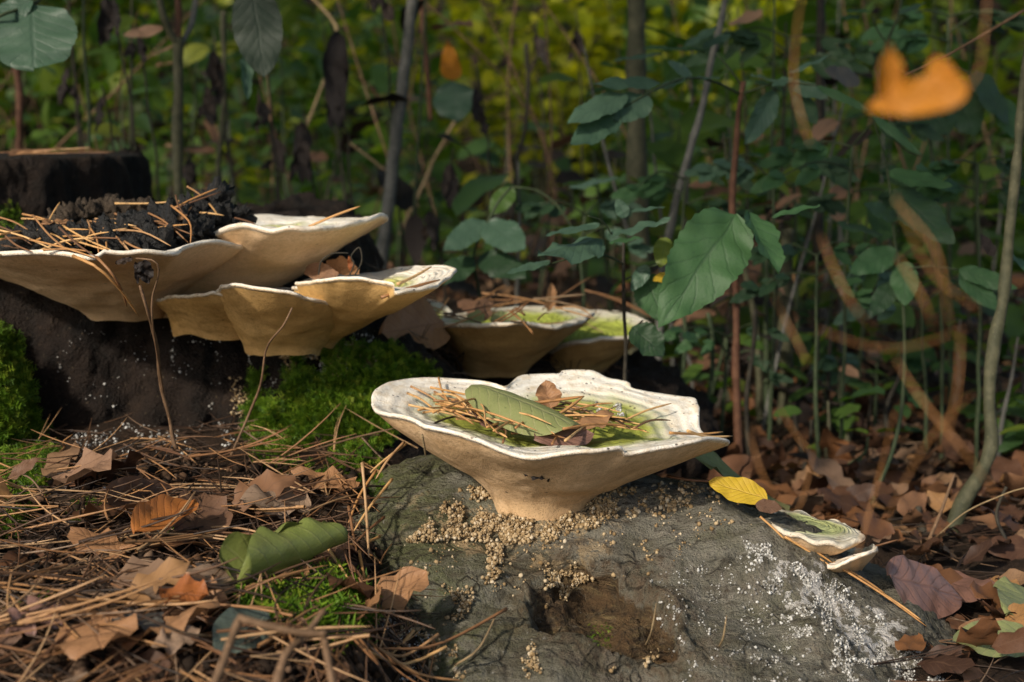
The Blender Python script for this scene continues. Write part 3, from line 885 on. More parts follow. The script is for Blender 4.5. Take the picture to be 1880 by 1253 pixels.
F7b = [(712, 596, 1.44), (730, 600, 1.415), (770, 601, 1.40), (812, 594, 1.42), (830, 574, 1.49), (800, 556, 1.56), (760, 556, 1.57), (725, 572, 1.52)]
fungus('mid_left', 'small pale bracket fungus under dry needles behind the copper leaf', [
    dict(rim=F7b, base=(770, 650, 1.475), brx=.03, bry=.03, cup=(770, 588, 1.48), th=.004, seed=10, top=M['cap_green'], under=M['pore_ochre'], n=120)], (770, 650, 1.475))
F8a = [(1396, 955, 0.958), (1412, 963, 0.933), (1430, 972, 0.918), (1448, 983, 0.913), (1487, 994, 0.908), (1543, 1004, 0.908), (1572, 995, 0.918), (1588, 983, 0.933), (1560, 968, 0.958), (1536, 959, 0.978), (1497, 956, 0.988), (1475, 944, 1.003), (1440, 940, 1.003), (1412, 943, 0.993)]
F8b = [(1500, 1040, 0.943), (1522, 1041, 0.913), (1560, 1032, 0.903), (1600, 1014, 0.908), (1612, 1009, 0.923), (1590, 1008, 0.963), (1540, 1012, 0.993), (1500, 1025, 0.983)]
fungus('low_right', 'small flat greenish-white bracket fungus at the foot of the grey root', [
    dict(rim=F8a, base=(1455, 1045, 0.985), brx=.02, bry=.02, cup=(1492, 958, 0.972), th=.0035, g=1.2, seed=11, top=M['cap_faded'], under=M['pore'], n=140, lump=.002),
    dict(rim=F8b, base=(1530, 1065, 0.985), brx=.015, bry=.015, cup=(1560, 1028, 0.965), th=.003, g=1.2, seed=12, top=M['cap_pale'], under=M['pore'], n=100, lump=.0015)], (1455, 1045, 0.985))


# ------------------------------------------------------------------ surfaces to rest things on
def bvh_of(ws):
    V, Fc, k = [], [], 0
    for v, f in ws:
        V += np.asarray(v).tolist()
        Fc += (f + k).tolist() if isinstance(f, np.ndarray) else [[i + k for i in q_] for q_ in f]
        k += len(v)
    return BVHTree.FromPolygons(V, Fc)

SOLID = [(GV, GF), trunk_w, block_w, root_w]
FW = [x for W in FUNGI.values() for x in W]
B_all = bvh_of(SOLID + FW)
B_wood = bvh_of(SOLID)
B_stump = bvh_of([trunk_w, block_w, root_w])


def hit(px, py, B=None):
    d = ray(px, py).normalized()
    h = (B or B_all).ray_cast(CAM, d)
    return (h[0], h[1]) if h[0] is not None else (None, None)


def drop(x, y, B=None, z0=CZ + 0.3):
    h = (B or B_all).ray_cast(Vector((x, y, z0)), Vector((0, 0, -1)))
    return (h[0], h[1]) if h[0] is not None else (None, None)


def in_poly(px, py, poly):
    c = False
    j = len(poly) - 1
    for i in range(len(poly)):
        xi, yi = poly[i]; xj, yj = poly[j]
        if (yi > py) != (yj > py) and px < (xj - xi) * (py - yi) / (yj - yi) + xi: c = not c
        j = i
    return c


def rand_in(poly):
    xs = [p[0] for p in poly]; ys = [p[1] for p in poly]
    while True:
        x, y = random.uniform(min(xs), max(xs)), random.uniform(min(ys), max(ys))
        if in_poly(x, y, poly): return x, y


# ------------------------------------------------------------------ placing helpers
def rest(p, lift=0.0, B=None):
    """(px, py) -> the surface point seen there, lifted; (px, py, Y) -> that point in the air"""
    if len(p) == 3:
        q_ = at(*p)
        h, n_ = hit(p[0], p[1], B or B_wood)
        if h is not None and h.y < p[2] + 0.006: return h + Vector((0, 0, 0.009 + lift))
        return q_
    h, n_ = hit(p[0], p[1], B)
    if h is None: h = at(p[0], p[1], 1.0)
    return h + Vector((0, 0, lift))


def put_leaf(name, label, A, B, mat, wfrac=0.5, up=(0, -0.35, 1), lift=(0.008, 0.012), cat='leaf', group=None, parent=None, org=None, flat=None, seed=None, roll_turn=0.0, **kw):
    a, b = rest(A, lift[0]), rest(B, lift[1])
    if flat is not None and (a - b).length > flat:                  # keep the length when the two ends fall on different depths
        b = a + (b - a).normalized() * flat
    L = (b - a).length
    curl = kw.get('curl', 0.0)
    if curl: L = L / max(0.3, abs(2 * math.sin(curl / 2) / curl))
    kw = dict(nu=18, nv=8, a=0.6, b=0.75, crinkle=0.012, wave=0.05) | kw
    if seed is None: seed = int(abs(A[0] * 7 + A[1] * 13)) % 9973
    V, Fc, U = leaf_shape(L=L, Wd=L * wfrac, seed=seed, **kw)
    d = b - a
    if curl:
        m = basis(d, up, roll_turn) @ Matrix.Rotation(curl / 2, 3, 'Y')
    else: m = basis(d, up, roll_turn)
    mt = Matrix.Translation(a - (org if org is not None else Vector((0, 0, 0)))) @ m.to_4x4()
    o = obj(name, mesh(name, V, Fc, mat, uv=U), parent, mtx=mt)
    if parent is None: tag(o, label, cat, group)
    return o


def put_tube(name, label, pts, rad, mat, cat=None, group=None, parent=None, org=None, n=None, sides=8, wob=0.0, seed=0, lift=0.003):
    P = [rest(p, lift) if not isinstance(p, Vector) else p for p in pts]
    if n is None: n = max(8, 6 * len(P))
    C = catmull(P, n)
    if wob: C = C + wob * np.stack([noise(C, 30, seed), noise(C, 30, seed + 3), noise(C, 30, seed + 6)], 1)
    rr = np.interp(np.linspace(0, 1, n), np.linspace(0, 1, len(rad)), rad) if hasattr(rad, '__len__') else rad
    rr = rr * (1 + 0.16 * fbm(np.stack([np.arange(n) * 0.37, np.full(n, seed * 1.7), np.full(n, C[0][0] * 9)], 1), 1.0, seed + 3, 2))
    o0 = np.array(org if org is not None else P[0])
    V, Fc = tube(C, rr, sides)
    o = obj(name, mesh(name, V - o0, Fc, mat), parent, loc=(0, 0, 0) if parent else tuple(o0))
    if parent is None: tag(o, label, cat, group)
    return o


def put_needle(pts, label, group, mat=None, r=0.0008, lift=0.004, name='pine_needle', bend=0.06, pair=False):
    P = [rest(p, lift + random.uniform(0, 0.004)) for p in pts]
    if len(P) == 2:
        d = P[1] - P[0]
        s = Vector((random.uniform(-1, 1), random.uniform(-1, 1), random.uniform(0.2, 1))) * d.length * bend
        P = [P[0], P[0] + d * 0.5 + s, P[1]]
    n = 9
    C = catmull(P, n)
    rad = r * np.interp(np.linspace(0, 1, n), [0, 0.12, 0.8, 1], [1.15, 1.0, 0.85, 0.3])
    o0 = np.array(P[0])
    V, Fc = tube(C - o0, rad, 5)
    if pair:
        d2 = np.linspace(0, 1, n)[:, None] * np.array([random.uniform(-.006, .006), random.uniform(-.006, .006), random.uniform(-.004, .004)]) + np.array([0, 0, r * 1.2])
        V2, F2 = tube(C - o0 + d2, rad, 5)
        Fc = Fc + [tuple(i + len(V) for i in f) for f in F2]
        V = np.concatenate([V, V2])
    o = obj(name, mesh(name, V, Fc, mat or M['needle']), None, tuple(o0))
    return tag(o, label, 'needle', group)


# ------------------------------------------------------------------ rotten crumbs lying in the upper fungus
def clump(label, blobs, mat, seed, voxel=0.0019, amp=0.009):
    prims = []
    for (px, py, Y, rx, ry) in blobs:
        c = at(px, py, Y)
        prims.append(('s', c, (rx * 1.1, rx, ry * 0.72), I3))
    V, N, Fc = remesh_blob(prims, voxel, 2)
    V = V + N * (amp * (0.55 * fbm(V * np.array([.6, 1, 1.6]), 70, seed, 2, 0.7) + 0.85 * fbm(V * np.array([.6, 1, 1.5]), 210, seed + 9, 3, 0.8)))[:, None]
    o0 = np.array([V[:, 0].mean(), V[:, 1].mean(), V[:, 2].min()])
    o = obj('rotten_wood_clump', mesh('rotten_wood_clump', V - o0, Fc, mat), None, tuple(o0))
    tag(o, label, 'rotten wood', 'rotten wood lying in the upper fungus')
    return V, Fc

q = NT('brown_rotten_bark')
n = q.noise(60.0, 5.0, 0.7)
q.bump(q.m('ADD', n, q.noise(300.0, 4.0)), 1.0, 0.003)
M['rot_brown'] = q.fin(q.ramp(n, [(0.35, (0.018, 0.013, 0.009)), (0.6, (0.060, 0.044, 0.030)), (0.8, (0.11, 0.085, 0.06))]), 0.8, 0.2)
CL = [
    clump('crumbly brown bark piece on the broad fungus in front of the sawn block', [(115, 415, 1.16, .016, .012), (150, 400, 1.17, .018, .013), (195, 390, 1.18, .018, .012), (235, 388, 1.18, .014, .010), (270, 395, 1.18, .014, .012)], M['rot_brown'], 3, amp=0.008),
    clump('black crumbly rotten wood heap in the middle of the broad fungus', [(60, 440, 1.10, .016, .013), (90, 440, 1.09, .014, .014), (200, 435, 1.09, .020, .012), (240, 430, 1.09, .018, .013), (280, 430, 1.09, .020, .014), (320, 428, 1.10, .020, .014), (355, 432, 1.12, .018, .010), (150, 445, 1.07, .02, .01), (250, 450, 1.06, .02, .008)], M['rot'], 4),
    clump('black knobbly rotten wood heap against the white-rimmed fungus', [(320, 400, 1.15, .018, .014), (355, 392, 1.16, .016, .014), (385, 380, 1.17, .014, .015), (400, 372, 1.17, .010, .012), (425, 398, 1.16, .014, .010), (440, 388, 1.165, .008, .008), (385, 410, 1.15, .016, .010)], M['rot'], 5),
]
B_all = bvh_of(SOLID + FW + CL)

# ------------------------------------------------------------------ moss
def moss_frond():
    V, Fc = [], []
    seg = 6
    def quad(p, d, wd, l, up):
        s = np.cross(d, up); s = s / (np.linalg.norm(s) + 1e-9) * wd
        k = len(V)
        V.extend([p - s * 0.4, p + s * 0.4, p + d * l * 0.6 + s * 0.5, p + d * l])
        Fc.append((k, k + 1, k + 2, k + 3))
    up = np.array([0, 0.3, 1.0])
    pts = [np.array([0.35 * t * t, 0.1 * t, t * (1 - 0.25 * t)]) for t in np.linspace(0, 1, seg + 1)]
    for i in range(seg):
        d = pts[i + 1] - pts[i]; l = np.linalg.norm(d); d = d / l
        quad(pts[i], d, 0.05, l * 1.1, np.array([0, 1, 0.1]))
        for sgn in (-1, 1):
            dl = d * 0.6 + np.array([0, sgn, 0.15]); dl /= np.linalg.norm(dl)
            quad(pts[i], dl, 0.065, 0.38 * (1 - 0.1 * i), np.array([1, 0, .3]))
        dl = d * 0.5 + np.array([-0.8, 0, 0.3]); dl /= np.linalg.norm(dl)
        quad(pts[i], dl, 0.065, 0.32, np.array([0, 1, 0]))
    return np.array(V), np.array(Fc), None

def cands(poly, want, seed, fs, thr, fine=0.0):
    xs = [p[0] for p in poly]; ys = [p[1] for p in poly]
    n_ = int(want * 7) + 50
    rs = np.random.default_rng(seed * 101 + int(xs[0]) + int(want))
    X, Y = rs.uniform(min(xs), max(xs), n_), rs.uniform(min(ys), max(ys), n_)
    ins = np.zeros(n_, bool); j = len(poly) - 1
    for i in range(len(poly)):
        (xi, yi), (xj, yj) = poly[i], poly[j]
        if yi != yj: ins ^= ((yi > Y) != (yj > Y)) & (X < (xj - xi) * (Y - yi) / (yj - yi) + xi)
        j = i
    X, Y = X[ins], Y[ins]
    nn_ = noise(np.stack([X, Y, np.full(len(X), seed * 31.0)], 1), 1 / fs, seed)
    if fine: nn_ = nn_ + fine * noise(np.stack([X, Y, np.full(len(X), 7.0)], 1), 1 / 9.0, seed)
    ok = nn_ >= thr
    return list(zip(X[ok][:want], Y[ok][:want]))

MF = moss_frond()
def moss(label, polys, count, size, thr=-0.25, B=None, seed=0, mat=None, lay=0.6):
    locs, mats, scl = [], [], []
    for poly in polys:
        for px, py in cands(poly, count // len(polys), seed, 42.0, thr):
            h, n_ = hit(px, py, B or B_wood)
            if h is None: continue
            dr = (n_ * lay + Vector((random.gauss(0, .45), random.gauss(0, .45) - 0.15, random.gauss(0.35, .35)))).normalized()
            m = basis(Vector((random.gauss(0, 1), random.gauss(0, 1), random.gauss(-.3, 1))), dr)
            mats.append(np.array(m)); locs.append(tuple(h - n_ * 0.002)); scl.append(size * random.uniform(0.5, 1.25))
    V, Fc, _, var = batch('moss', MF, mats, locs, None, scl)
    o0 = V.mean(0)
    o = obj('moss', mesh('moss', V - o0, Fc, mat or M['moss'], smooth=False, attrs={'var': var}), None, tuple(o0))
    tag(o, label, 'moss', kind='stuff')
    return o

moss('green moss cushion over the shoulder of the stump beside the front fungus', [[(465, 690), (540, 660), (640, 640), (720, 640), (800, 690), (730, 740), (720, 790), (700, 850), (640, 870), (560, 880), (480, 870), (455, 800)]], 6500, 0.0135, -0.22, seed=2)
moss('bright green moss climbing the side of the stump at the picture edge', [[(-40, 600), (20, 620), (45, 680), (55, 740), (75, 800), (110, 850), (80, 900), (40, 960), (20, 985), (-40, 990)]], 4200, 0.015, -0.6, seed=3)
moss('clump of feathery moss under the rolled green leaf', [[(440, 1080), (540, 1065), (630, 1075), (660, 1120), (640, 1175), (560, 1195), (470, 1180), (440, 1120)]], 2200, 0.021, -0.5, seed=4)
moss('thin moss tufts scattered through the needle litter', [[(300, 920), (345, 930), (330, 1010), (290, 1000)], [(20, 1090), (80, 1085), (90, 1125), (20, 1130)], [(140, 920), (190, 930), (180, 960), (130, 955)], [(640, 860), (700, 870), (690, 920), (650, 900)], [(0, 380), (40, 375), (40, 440), (0, 440)]], 900, 0.009, -0.5, seed=5)
moss('faint moss film on the front of the bare root hollow', [[(1080, 1150), (1120, 1145), (1125, 1190), (1085, 1190)]], 160, 0.004, -0.6, seed=6)

# ------------------------------------------------------------------ granules and crumbs
def ico():
    import bmesh
    bm = bmesh.new(); bmesh.ops.create_icosphere(bm, subdivisions=1, radius=1)
    V = np.array([v.co[:] for v in bm.verts]); Fc = np.array([[v.index for v in f.verts] for f in bm.faces])
    bm.free()
    V = V * (1 + 0.35 * noise(V, 2.3, 4))[:, None]
    return V, Fc, None
ICO = ico()
def crumbs(name, label, polys, mat, size, B=None, thr=0.1, fs=26.0, seed=0, pile=0.0):
    locs, scl = [], []
    for poly, cnt in polys:
        for px, py in cands(poly, cnt, seed, fs, thr, 0.4):
            h, n_ = hit(px, py, B or B_wood)
            if h is None: continue
            s = size * min(2.4, random.lognormvariate(-0.15, 0.58))
            locs.append(tuple(h + n_ * (s * 0.3 + random.random() * pile))); scl.append(s)
    mats = rot_mats(len(locs), tilt=1.5)
    V, Fc, _, var = batch(name, ICO, mats, locs, None, scl)
    o0 = V.mean(0)
    o = obj(name, mesh(name, V - o0, Fc, mat, smooth=False, attrs={'var': var}), None, tuple(o0))
    return tag(o, label, 'crumbs', kind='stuff')

crumbs('cream_granules', 'cream spore crumbs caked on the root below the front fungus', [
    ([(830, 900), (870, 885), (925, 930), (930, 960), (960, 985), (930, 1010), (900, 1060), (880, 1050), (890, 1000), (850, 990), (770, 1000), (745, 995), (800, 950)], 3400),
    ([(930, 940), (1000, 955), (1050, 935), (1075, 915), (1150, 920), (1140, 950), (1060, 985), (1000, 1000), (940, 1010), (905, 1080), (885, 1070), (920, 990)], 2600),
    ([(1000, 1050), (1060, 1045), (1090, 1060), (1050, 1085), (1020, 1130), (1000, 1120)], 700),
    ([(1110, 1245), (1130, 1225), (1180, 1212), (1215, 1195), (1205, 1215), (1140, 1235)], 200),
    ([(515, 655), (560, 640), (650, 632), (705, 648), (690, 680), (600, 695), (540, 690)], 900), ([(420, 690), (470, 700), (480, 790), (430, 800)], 200),
    ([(830, 1090), (870, 1080), (865, 1130), (830, 1150)], 220), ([(960, 1180), (985, 1190), (1000, 1253), (960, 1253)], 200)], M['granule'], 0.00068, thr=-0.02, seed=1, pile=0.0034)
crumbs('cream_specks', 'scattered cream specks over the grey root', [
    ([(740, 990), (850, 890), (1320, 900), (1400, 960), (1200, 1060), (1000, 1060), (850, 1160), (760, 1120)], 650),
    ([(690, 1050), (760, 1130), (830, 1150), (860, 1250), (760, 1250), (690, 1120)], 420), ([(1100, 900), (1300, 880), (1330, 905), (1200, 950), (1060, 970)], 500)], M['granule'], 0.0008, thr=0.18, fs=20, seed=2)
crumbs('white_crumbs', 'white lichen crumbs on the sloping right side of the root', [
    ([(1370, 985), (1420, 1000), (1560, 1080), (1680, 1180), (1740, 1250), (1560, 1253), (1480, 1200), (1430, 1130), (1400, 1060)], 2300),
    ([(1180, 1060), (1400, 1000), (1600, 1100), (1760, 1253), (1250, 1253)], 1100), ([(690, 1090), (740, 1120), (800, 1160), (780, 1250), (720, 1250), (680, 1140)], 520), ([(1360, 985), (1420, 990), (1425, 1030), (1380, 1040)], 160)], M['crumb'], 0.0005, thr=0.06, fs=19, seed=3)
crumbs('pale_grey_crumbs', 'pale crumbs sprinkled on the dark foot of the stump', [
    ([(130, 790), (200, 775), (310, 785), (450, 770), (470, 830), (380, 850), (140, 840)], 420), ([(310, 600), (700, 600), (700, 700), (460, 760), (320, 750)], 330),
    ([(530, 650), (640, 640), (700, 660), (620, 680), (540, 690)], 420), ([(100, 600), (300, 600), (300, 760), (100, 760)], 60), ([(120, 830), (400, 850), (380, 920), (120, 900)], 160)], M['crumb'], 0.00065, thr=0.22, seed=4)
crumbs('cup_crumbs', 'pale crumbs in the green cup of the front fungus', [([(1090, 740), (1135, 735), (1145, 765), (1100, 775)], 130)], M['crumb'], 0.0007, B=B_all, thr=-0.2, seed=5)

q = NT('brown_humus_bit')
M['humus'] = q.fin(q.ramp(q.rnd(), [(0.0, (0.010, 0.007, 0.005)), (0.5, (0.035, 0.022, 0.014)), (0.85, (0.10, 0.055, 0.030)), (1.0, (0.17, 0.11, 0.07))]), 0.9, 0.15)
crumbs('humus_bits', 'dark humus crumbs and bark bits among the needles', [([(-20, 840), (470, 850), (680, 880), (700, 1253), (-20, 1253)], 3000)], M['humus'], 0.0021, thr=-0.1, fs=40, seed=7, pile=0.006)
# ------------------------------------------------------------------ needle litter
def litter_needles(name, label, n, xr, yr, mat, seed, lift=0.010, B=None, keep=None, L=(0.035, 0.075), tilt=0.12):
    parts = []
    rs = np.random.default_rng(seed)
    tm = [needle_shape(1.0, 0.0092, 0.2, True if k % 3 else False, seed=seed * 10 + k, sides=4, seg=5) for k in range(6)]
    per = {k: ([], [], []) for k in range(6)}
    c = tr = 0
    while c < n and tr < n * 6:
        tr += 1
        x, y = rs.uniform(*xr), rs.uniform(*yr)
        h, nn = drop(x, y, B or B_wood)
        if h is None or (keep and not keep(h, nn)): continue
        c += 1
        k = int(rs.integers(6))
        l = rs.uniform(*L)
        yaw = rs.uniform(0, 6.283)
        dr = Vector((math.cos(yaw), math.sin(yaw), 0)); dr = dr - nn * dr.dot(nn)
        m = basis(dr, nn) @ Matrix.Rotation(rs.normal(0, tilt), 3, 'Y') @ Matrix.Rotation(rs.uniform(0, 6.28), 3, 'X')
        per[k][0].append(np.array(m)); per[k][1].append(np.array(h + Vector((0, 0, rs.random() ** 1.5 * lift + .001))) - np.array(dr) * l * 0.5); per[k][2].append(l)
    for k in range(6):
        if per[k][0]:
            Vt = tm[k][0].copy(); Vt[:, 1:] *= 1.0
            parts.append(batch(name, (Vt, tm[k][1], None), per[k][0], per[k][1], None, per[k][2]))
    V, Fc, _, var = join_batches(parts)
    o0 = V.mean(0)
    o = obj(name, mesh(name, V - o0, Fc, mat, attrs={'var': var}), None, tuple(o0))
    return tag(o, label, 'needles', kind='stuff')

def bare_soil(h, tol=0.004):
    g = B_stump.ray_cast(Vector((h.x, h.y, CZ + 0.3)), Vector((0, 0, -1)))[0]
    return g is None or g.z < h.z - 1e-4
on_soil = lambda h, nn: nn.z > 0.45 and bare_soil(h) and random.random() > 0.75 * float(sstep(0.90, 1.06, h.y))
litter_needles('old_needle_litter', 'matted old brown pine needles covering the soil in front of the stump', 1700, (-0.60, -0.02), (0.55, 1.17), M['needle_old'], 1, 0.012, keep=on_soil)
litter_needles('needle_litter', 'loose dry pine needles strewn over the litter in front of the stump', 640, (-0.55, -0.03), (0.55, 1.15), M['needle'], 2, 0.020, keep=on_soil, tilt=0.2)
litter_needles('needle_litter', 'dry pine needles strewn among the dead leaves beside the root', 1500, (0.15, 1.0), (0.75, 1.9), M['needle_old'], 3, 0.014, keep=lambda h, nn: nn.z > 0.4 and bare_soil(h))
litter_needles('needle_litter', 'dry pine needles caught between the stump shoulder and the rear fungi', 330, (-0.13, 0.10), (1.26, 1.55), M['needle_old'], 4, 0.012, keep=lambda h, nn: nn.z > 0.2)

litter_needles('broken_needle_bits', 'short broken needle bits in the litter in front of the stump', 900, (-0.55, -0.03), (0.55, 1.15), M['needle_old'], 6, 0.014, keep=on_soil, L=(0.010, 0.03), tilt=.25)
GL = 'loose pine needles in the litter'
LMK_L = [('rolled green leaf', 525, 1030), ('glossy rust-orange leaf', 305, 1030), ('orange cupped leaf', 345, 1180), ('propped brown and green leaf', 255, 940), ('lobed oak leaf', 65, 1195), ('tan face-up leaf', 180, 1230), ('flat grey-brown leaf', 340, 1135), ('blue-grey leaf', 445, 1215), ('grey weathered leaf', 255, 1205), ('pale tan leaf', 505, 950), ('grey root flank', 680, 1050), ('moss at the picture edge', 40, 930), ('foot of the hanging twig', 325, 860), ('bent twig', 580, 1190)]
LMK_R = [('yellow leaf', 1350, 950), ('small flat fungus', 1500, 975), ('bent green stem foot', 1720, 1030), ('ribbed beech leaf', 1695, 1125), ('long brown leaf', 1770, 1105), ('crooked dark twig', 1850, 990), ('green corner leaf', 1830, 1230), ('stubby dark twig', 1690, 960), ('lump of bark', 1790, 1195), ('curved dark stem', 1470, 860), ('long slanting dry stalk', 1740, 830), ('reddish sapling foot', 1360, 900)]
def near(p, marks):
    x_, y_ = proj(np.array([tuple(p)]))[0]
    return min(marks, key=lambda m_: (m_[1] - x_) ** 2 + (m_[2] - y_) ** 2)[0]
ln_m = [mesh('pine_needle', *needle_shape(0.062 + 0.004 * (k % 4), 0.00072, 0.24, k % 2 == 0, seed=300 + k, sides=5, seg=7)[:2], M['needle'] if k % 3 else M['needle_old']) for k in range(10)]
cnt = 0
while cnt < 105:
    px, py = random.uniform(-10, 700), random.uniform(850, 1250)
    if random.random() > (py - 760) / 420: continue
    h, nn = hit(px, py, B_wood)
    if h is None or h.z > CZ - 0.2 or nn.z < 0.4 or not bare_soil(h, .01): continue
    cnt += 1
    yaw = random.gauss(0.5, 0.75) if random.random() < 0.6 else random.uniform(0, 6.28)
    dr = Vector((math.cos(yaw), math.sin(yaw), random.gauss(0.03, .12)))
    o = obj('pine_needle', ln_m[cnt % 10], None, mtx=xf(h + Vector((0, 0, random.uniform(.010, .026))) - dr * 0.03, dr, (0, 0, 1), random.uniform(0, 6.28), random.uniform(0.75, 1.15)))
    tag(o, 'dry pine needle lying loose on the litter beside the ' + near(h, LMK_L), 'needle', GL)

# needles in the front cup
def z4(x, y): return (640 + 0.3936 * x, 640 + 0.3936 * y)
GC = 'needles in the front fungus cup'
CUPL = 'dry golden pine needle lying in the cup of the front fungus'
cup_list = [(290, 210, 480, 310), (275, 240, 420, 350), (380, 235, 700, 330), (395, 320, 860, 385), (430, 350, 880, 462), (450, 340, 760, 430), (460, 260, 830, 320), (480, 280, 870, 380), (550, 310, 690, 465), (600, 260, 590, 340), (560, 330, 640, 440),
            (860, 430, 1310, 432), (950, 470, 1140, 370), (1010, 470, 1260, 315), (1280, 390, 1505, 318), (870, 435, 1180, 440), (1000, 465, 1330, 445), (780, 465, 880, 395), (720, 470, 690, 400), (690, 445, 740, 470), (900, 430, 960, 465), (1330, 450, 1500, 405),
            (1050, 400, 1370, 435), (540, 375, 880, 385), (400, 230, 480, 300), (420, 180, 470, 300), (940, 385, 1350, 435), (500, 330, 820, 440), (640, 380, 1000, 445), (700, 360, 940, 450), (430, 300, 640, 350), (520, 300, 760, 400), (880, 400, 1100, 450), (1120, 380, 1300, 440), (600, 400, 850, 455), (560, 370, 700, 380), (760, 420, 1020, 455), (1180, 400, 1400, 430), (480, 250, 600, 330), (660, 340, 860, 420), (840, 450, 1120, 458), (460, 300, 560, 400), (540, 340, 780, 330), (500, 380, 620, 400)]
for k, (x0, y0, x1, y1) in enumerate(cup_list):
    a, b = z4(x0, y0), z4(x1, y1)
    put_needle([a, b], CUPL, GC, M['needle_gold'] if k % 3 else M['needle'], 0.00085, 0.003 + 0.0018 * (k % 6), bend=0.05)
for k in range(32):
    x0, y0 = random.uniform(430, 1250), random.uniform(330, 440)
    y0 = max(y0, 330 + 0.10 * abs(x0 - 800)); an = random.gauss(0.12, 0.5); l_ = random.uniform(90, 230)
    put_needle([z4(x0 - math.cos(an) * l_, y0 - math.sin(an) * l_ * .35), z4(x0 + math.cos(an) * l_ * .6, min(455, y0 + math.sin(an) * l_ * .35))], CUPL, GC, M['needle_gold'] if k % 3 else M['needle_old'], 0.0008, random.uniform(.004, .014), bend=0.07)
put_needle([(1262, 808), (1300, 802, .93), (1345, 801, .945)], 'dry pine needle poking out past the tip of the front fungus', GC + ' tip', M['needle_gold'], 0.001)
put_needle([(1230, 812), (1290, 797, .95), (1327, 793, .96)], 'dry pine needle rising over the rim near the tip of the front fungus', GC + ' tip', M['needle_gold'], 0.001)
put_needle([(962, 742, .985), (1015, 736, .985), (1073, 728, .985)], 'golden needle lying across the folded green leaf in the cup', None, M['needle_gold'], 0.0013)
put_needle([(998, 776, .955), (1035, 755, .97), (1072, 728, .985)], 'golden needle slanting down from the folded green leaf in the cup', None, M['needle_gold'], 0.0013)
put_needle([(775, 799, .886), (779, 820, .892), (781, 837, .90)], 'short pale needle stuck upright under the rim of the front fungus', None, M['straw'], 0.0008)
put_needle([(1006, 884, .905), (1013, 870, .90), (1027, 850, .885)], 'short dark needle stuck to the underside of the front fungus', None, M['bark_dark'], 0.0007)

# needles on the upper fungus
def z1(x, y, Y): return (0.3193 * x, 220 + 0.3193 * y, Y)
GU = 'needles on the broad upper fungus'
UPL = 'dry pine needle lying among the black crumbs of the broad upper fungus'
for k, pts in enumerate([[(190, 550, 1.06), (290, 670, 1.03), (430, 785, .995)], [(170, 690, 1.03), (380, 740, 1.0), (560, 800, .985)], [(340, 620, 1.04), (450, 720, 1.01), (570, 800, .985)], [(360, 610, 1.06), (500, 690, 1.03), (650, 755, 1.0)], [(505, 580, 1.08), (520, 640, 1.06), (490, 730, 1.04)],
        [(515, 620, 1.06), (555, 680, 1.04), (568, 770, 1.0)], [(640, 655, 1.06), (690, 690, 1.05), (740, 750, 1.02)], [(625, 655, 1.06), (612, 700, 1.04), (615, 755, 1.02)], [(545, 572, 1.12), (700, 576, 1.12), (860, 578, 1.12)], [(660, 482, 1.16), (860, 482, 1.16), (1060, 465, 1.16)],
        [(1010, 435, 1.12), (1025, 490, 1.10), (1055, 545, 1.09)], [(985, 495, 1.09), (1090, 590, 1.07), (1095, 712, 1.05)], [(850, 580, 1.11), (1050, 495, 1.11), (1270, 415, 1.12)], [(1000, 510, 1.11), (1120, 450, 1.12), (1250, 395, 1.13)], [(1075, 385, 1.13), (1120, 410, 1.13), (1160, 440, 1.13)],
        [(1150, 535, 1.12), (1220, 540, 1.11), (1290, 552, 1.11)], [(1350, 565, 1.13), (1410, 580, 1.12), (1470, 602, 1.11)], [(550, 652, 1.07), (640, 640, 1.07), (730, 625, 1.07)], [(240, 600, 1.08), (330, 600, 1.08), (420, 590, 1.08)], [(280, 585, 1.10), (310, 530, 1.11), (345, 475, 1.12)],
        [(715, 700, 1.03), (770, 730, 1.02), (830, 752, 1.01)], [(0, 660, 1.04), (60, 650, 1.05), (130, 640, 1.06)], [(0, 690, 1.03), (80, 680, 1.04), (170, 690, 1.05)], [(1200, 480, 1.12), (1225, 510, 1.12), (1250, 545, 1.12)], [(660, 540, 1.10), (740, 575, 1.09), (800, 605, 1.08)], [(820, 590, 1.10), (880, 620, 1.08), (940, 630, 1.08)], [(1060, 560, 1.10), (1080, 530, 1.11), (1105, 500, 1.12)], [(250, 750, 1.0), (400, 745, 1.0), (520, 760, 1.0)]]):
    put_needle([z1(*p) for p in pts], UPL, GU, M['needle_gold'] if k % 2 else M['needle'], 0.00085)
put_needle([z1(420, 785, .985), z1(560, 850, .968), z1(700, 985, .985), z1(800, 1132, 1.02)], 'long pine needle hanging down over the rim of the broad upper fungus', None, M['needle_gold'], 0.0012)
put_needle([z1(555, 790, .98), z1(640, 880, .968), z1(700, 980, .985), z1(730, 1075, 1.01)], 'second pine needle hanging beside the long one over the broad fungus rim', None, M['needle'], 0.0011)
put_needle([(567, 417, 1.12), (610, 398, 1.12), (661, 379, 1.12)], 'golden pine needle sticking up from the white-rimmed fungus', None, M['needle_gold'], 0.0011)
put_needle([(730, 522, 1.05), (760, 508, 1.07), (792, 490, 1.09)], 'pine needle leaning across the notch of the ochre fungus', None, M['needle_gold'], 0.0013)
put_needle([(700, 547, 1.03), (750, 530, 1.04), (808, 514, 1.06)], 'dark-tipped pine needle lying along the notch of the ochre fungus', None, M['needle'], 0.0013)

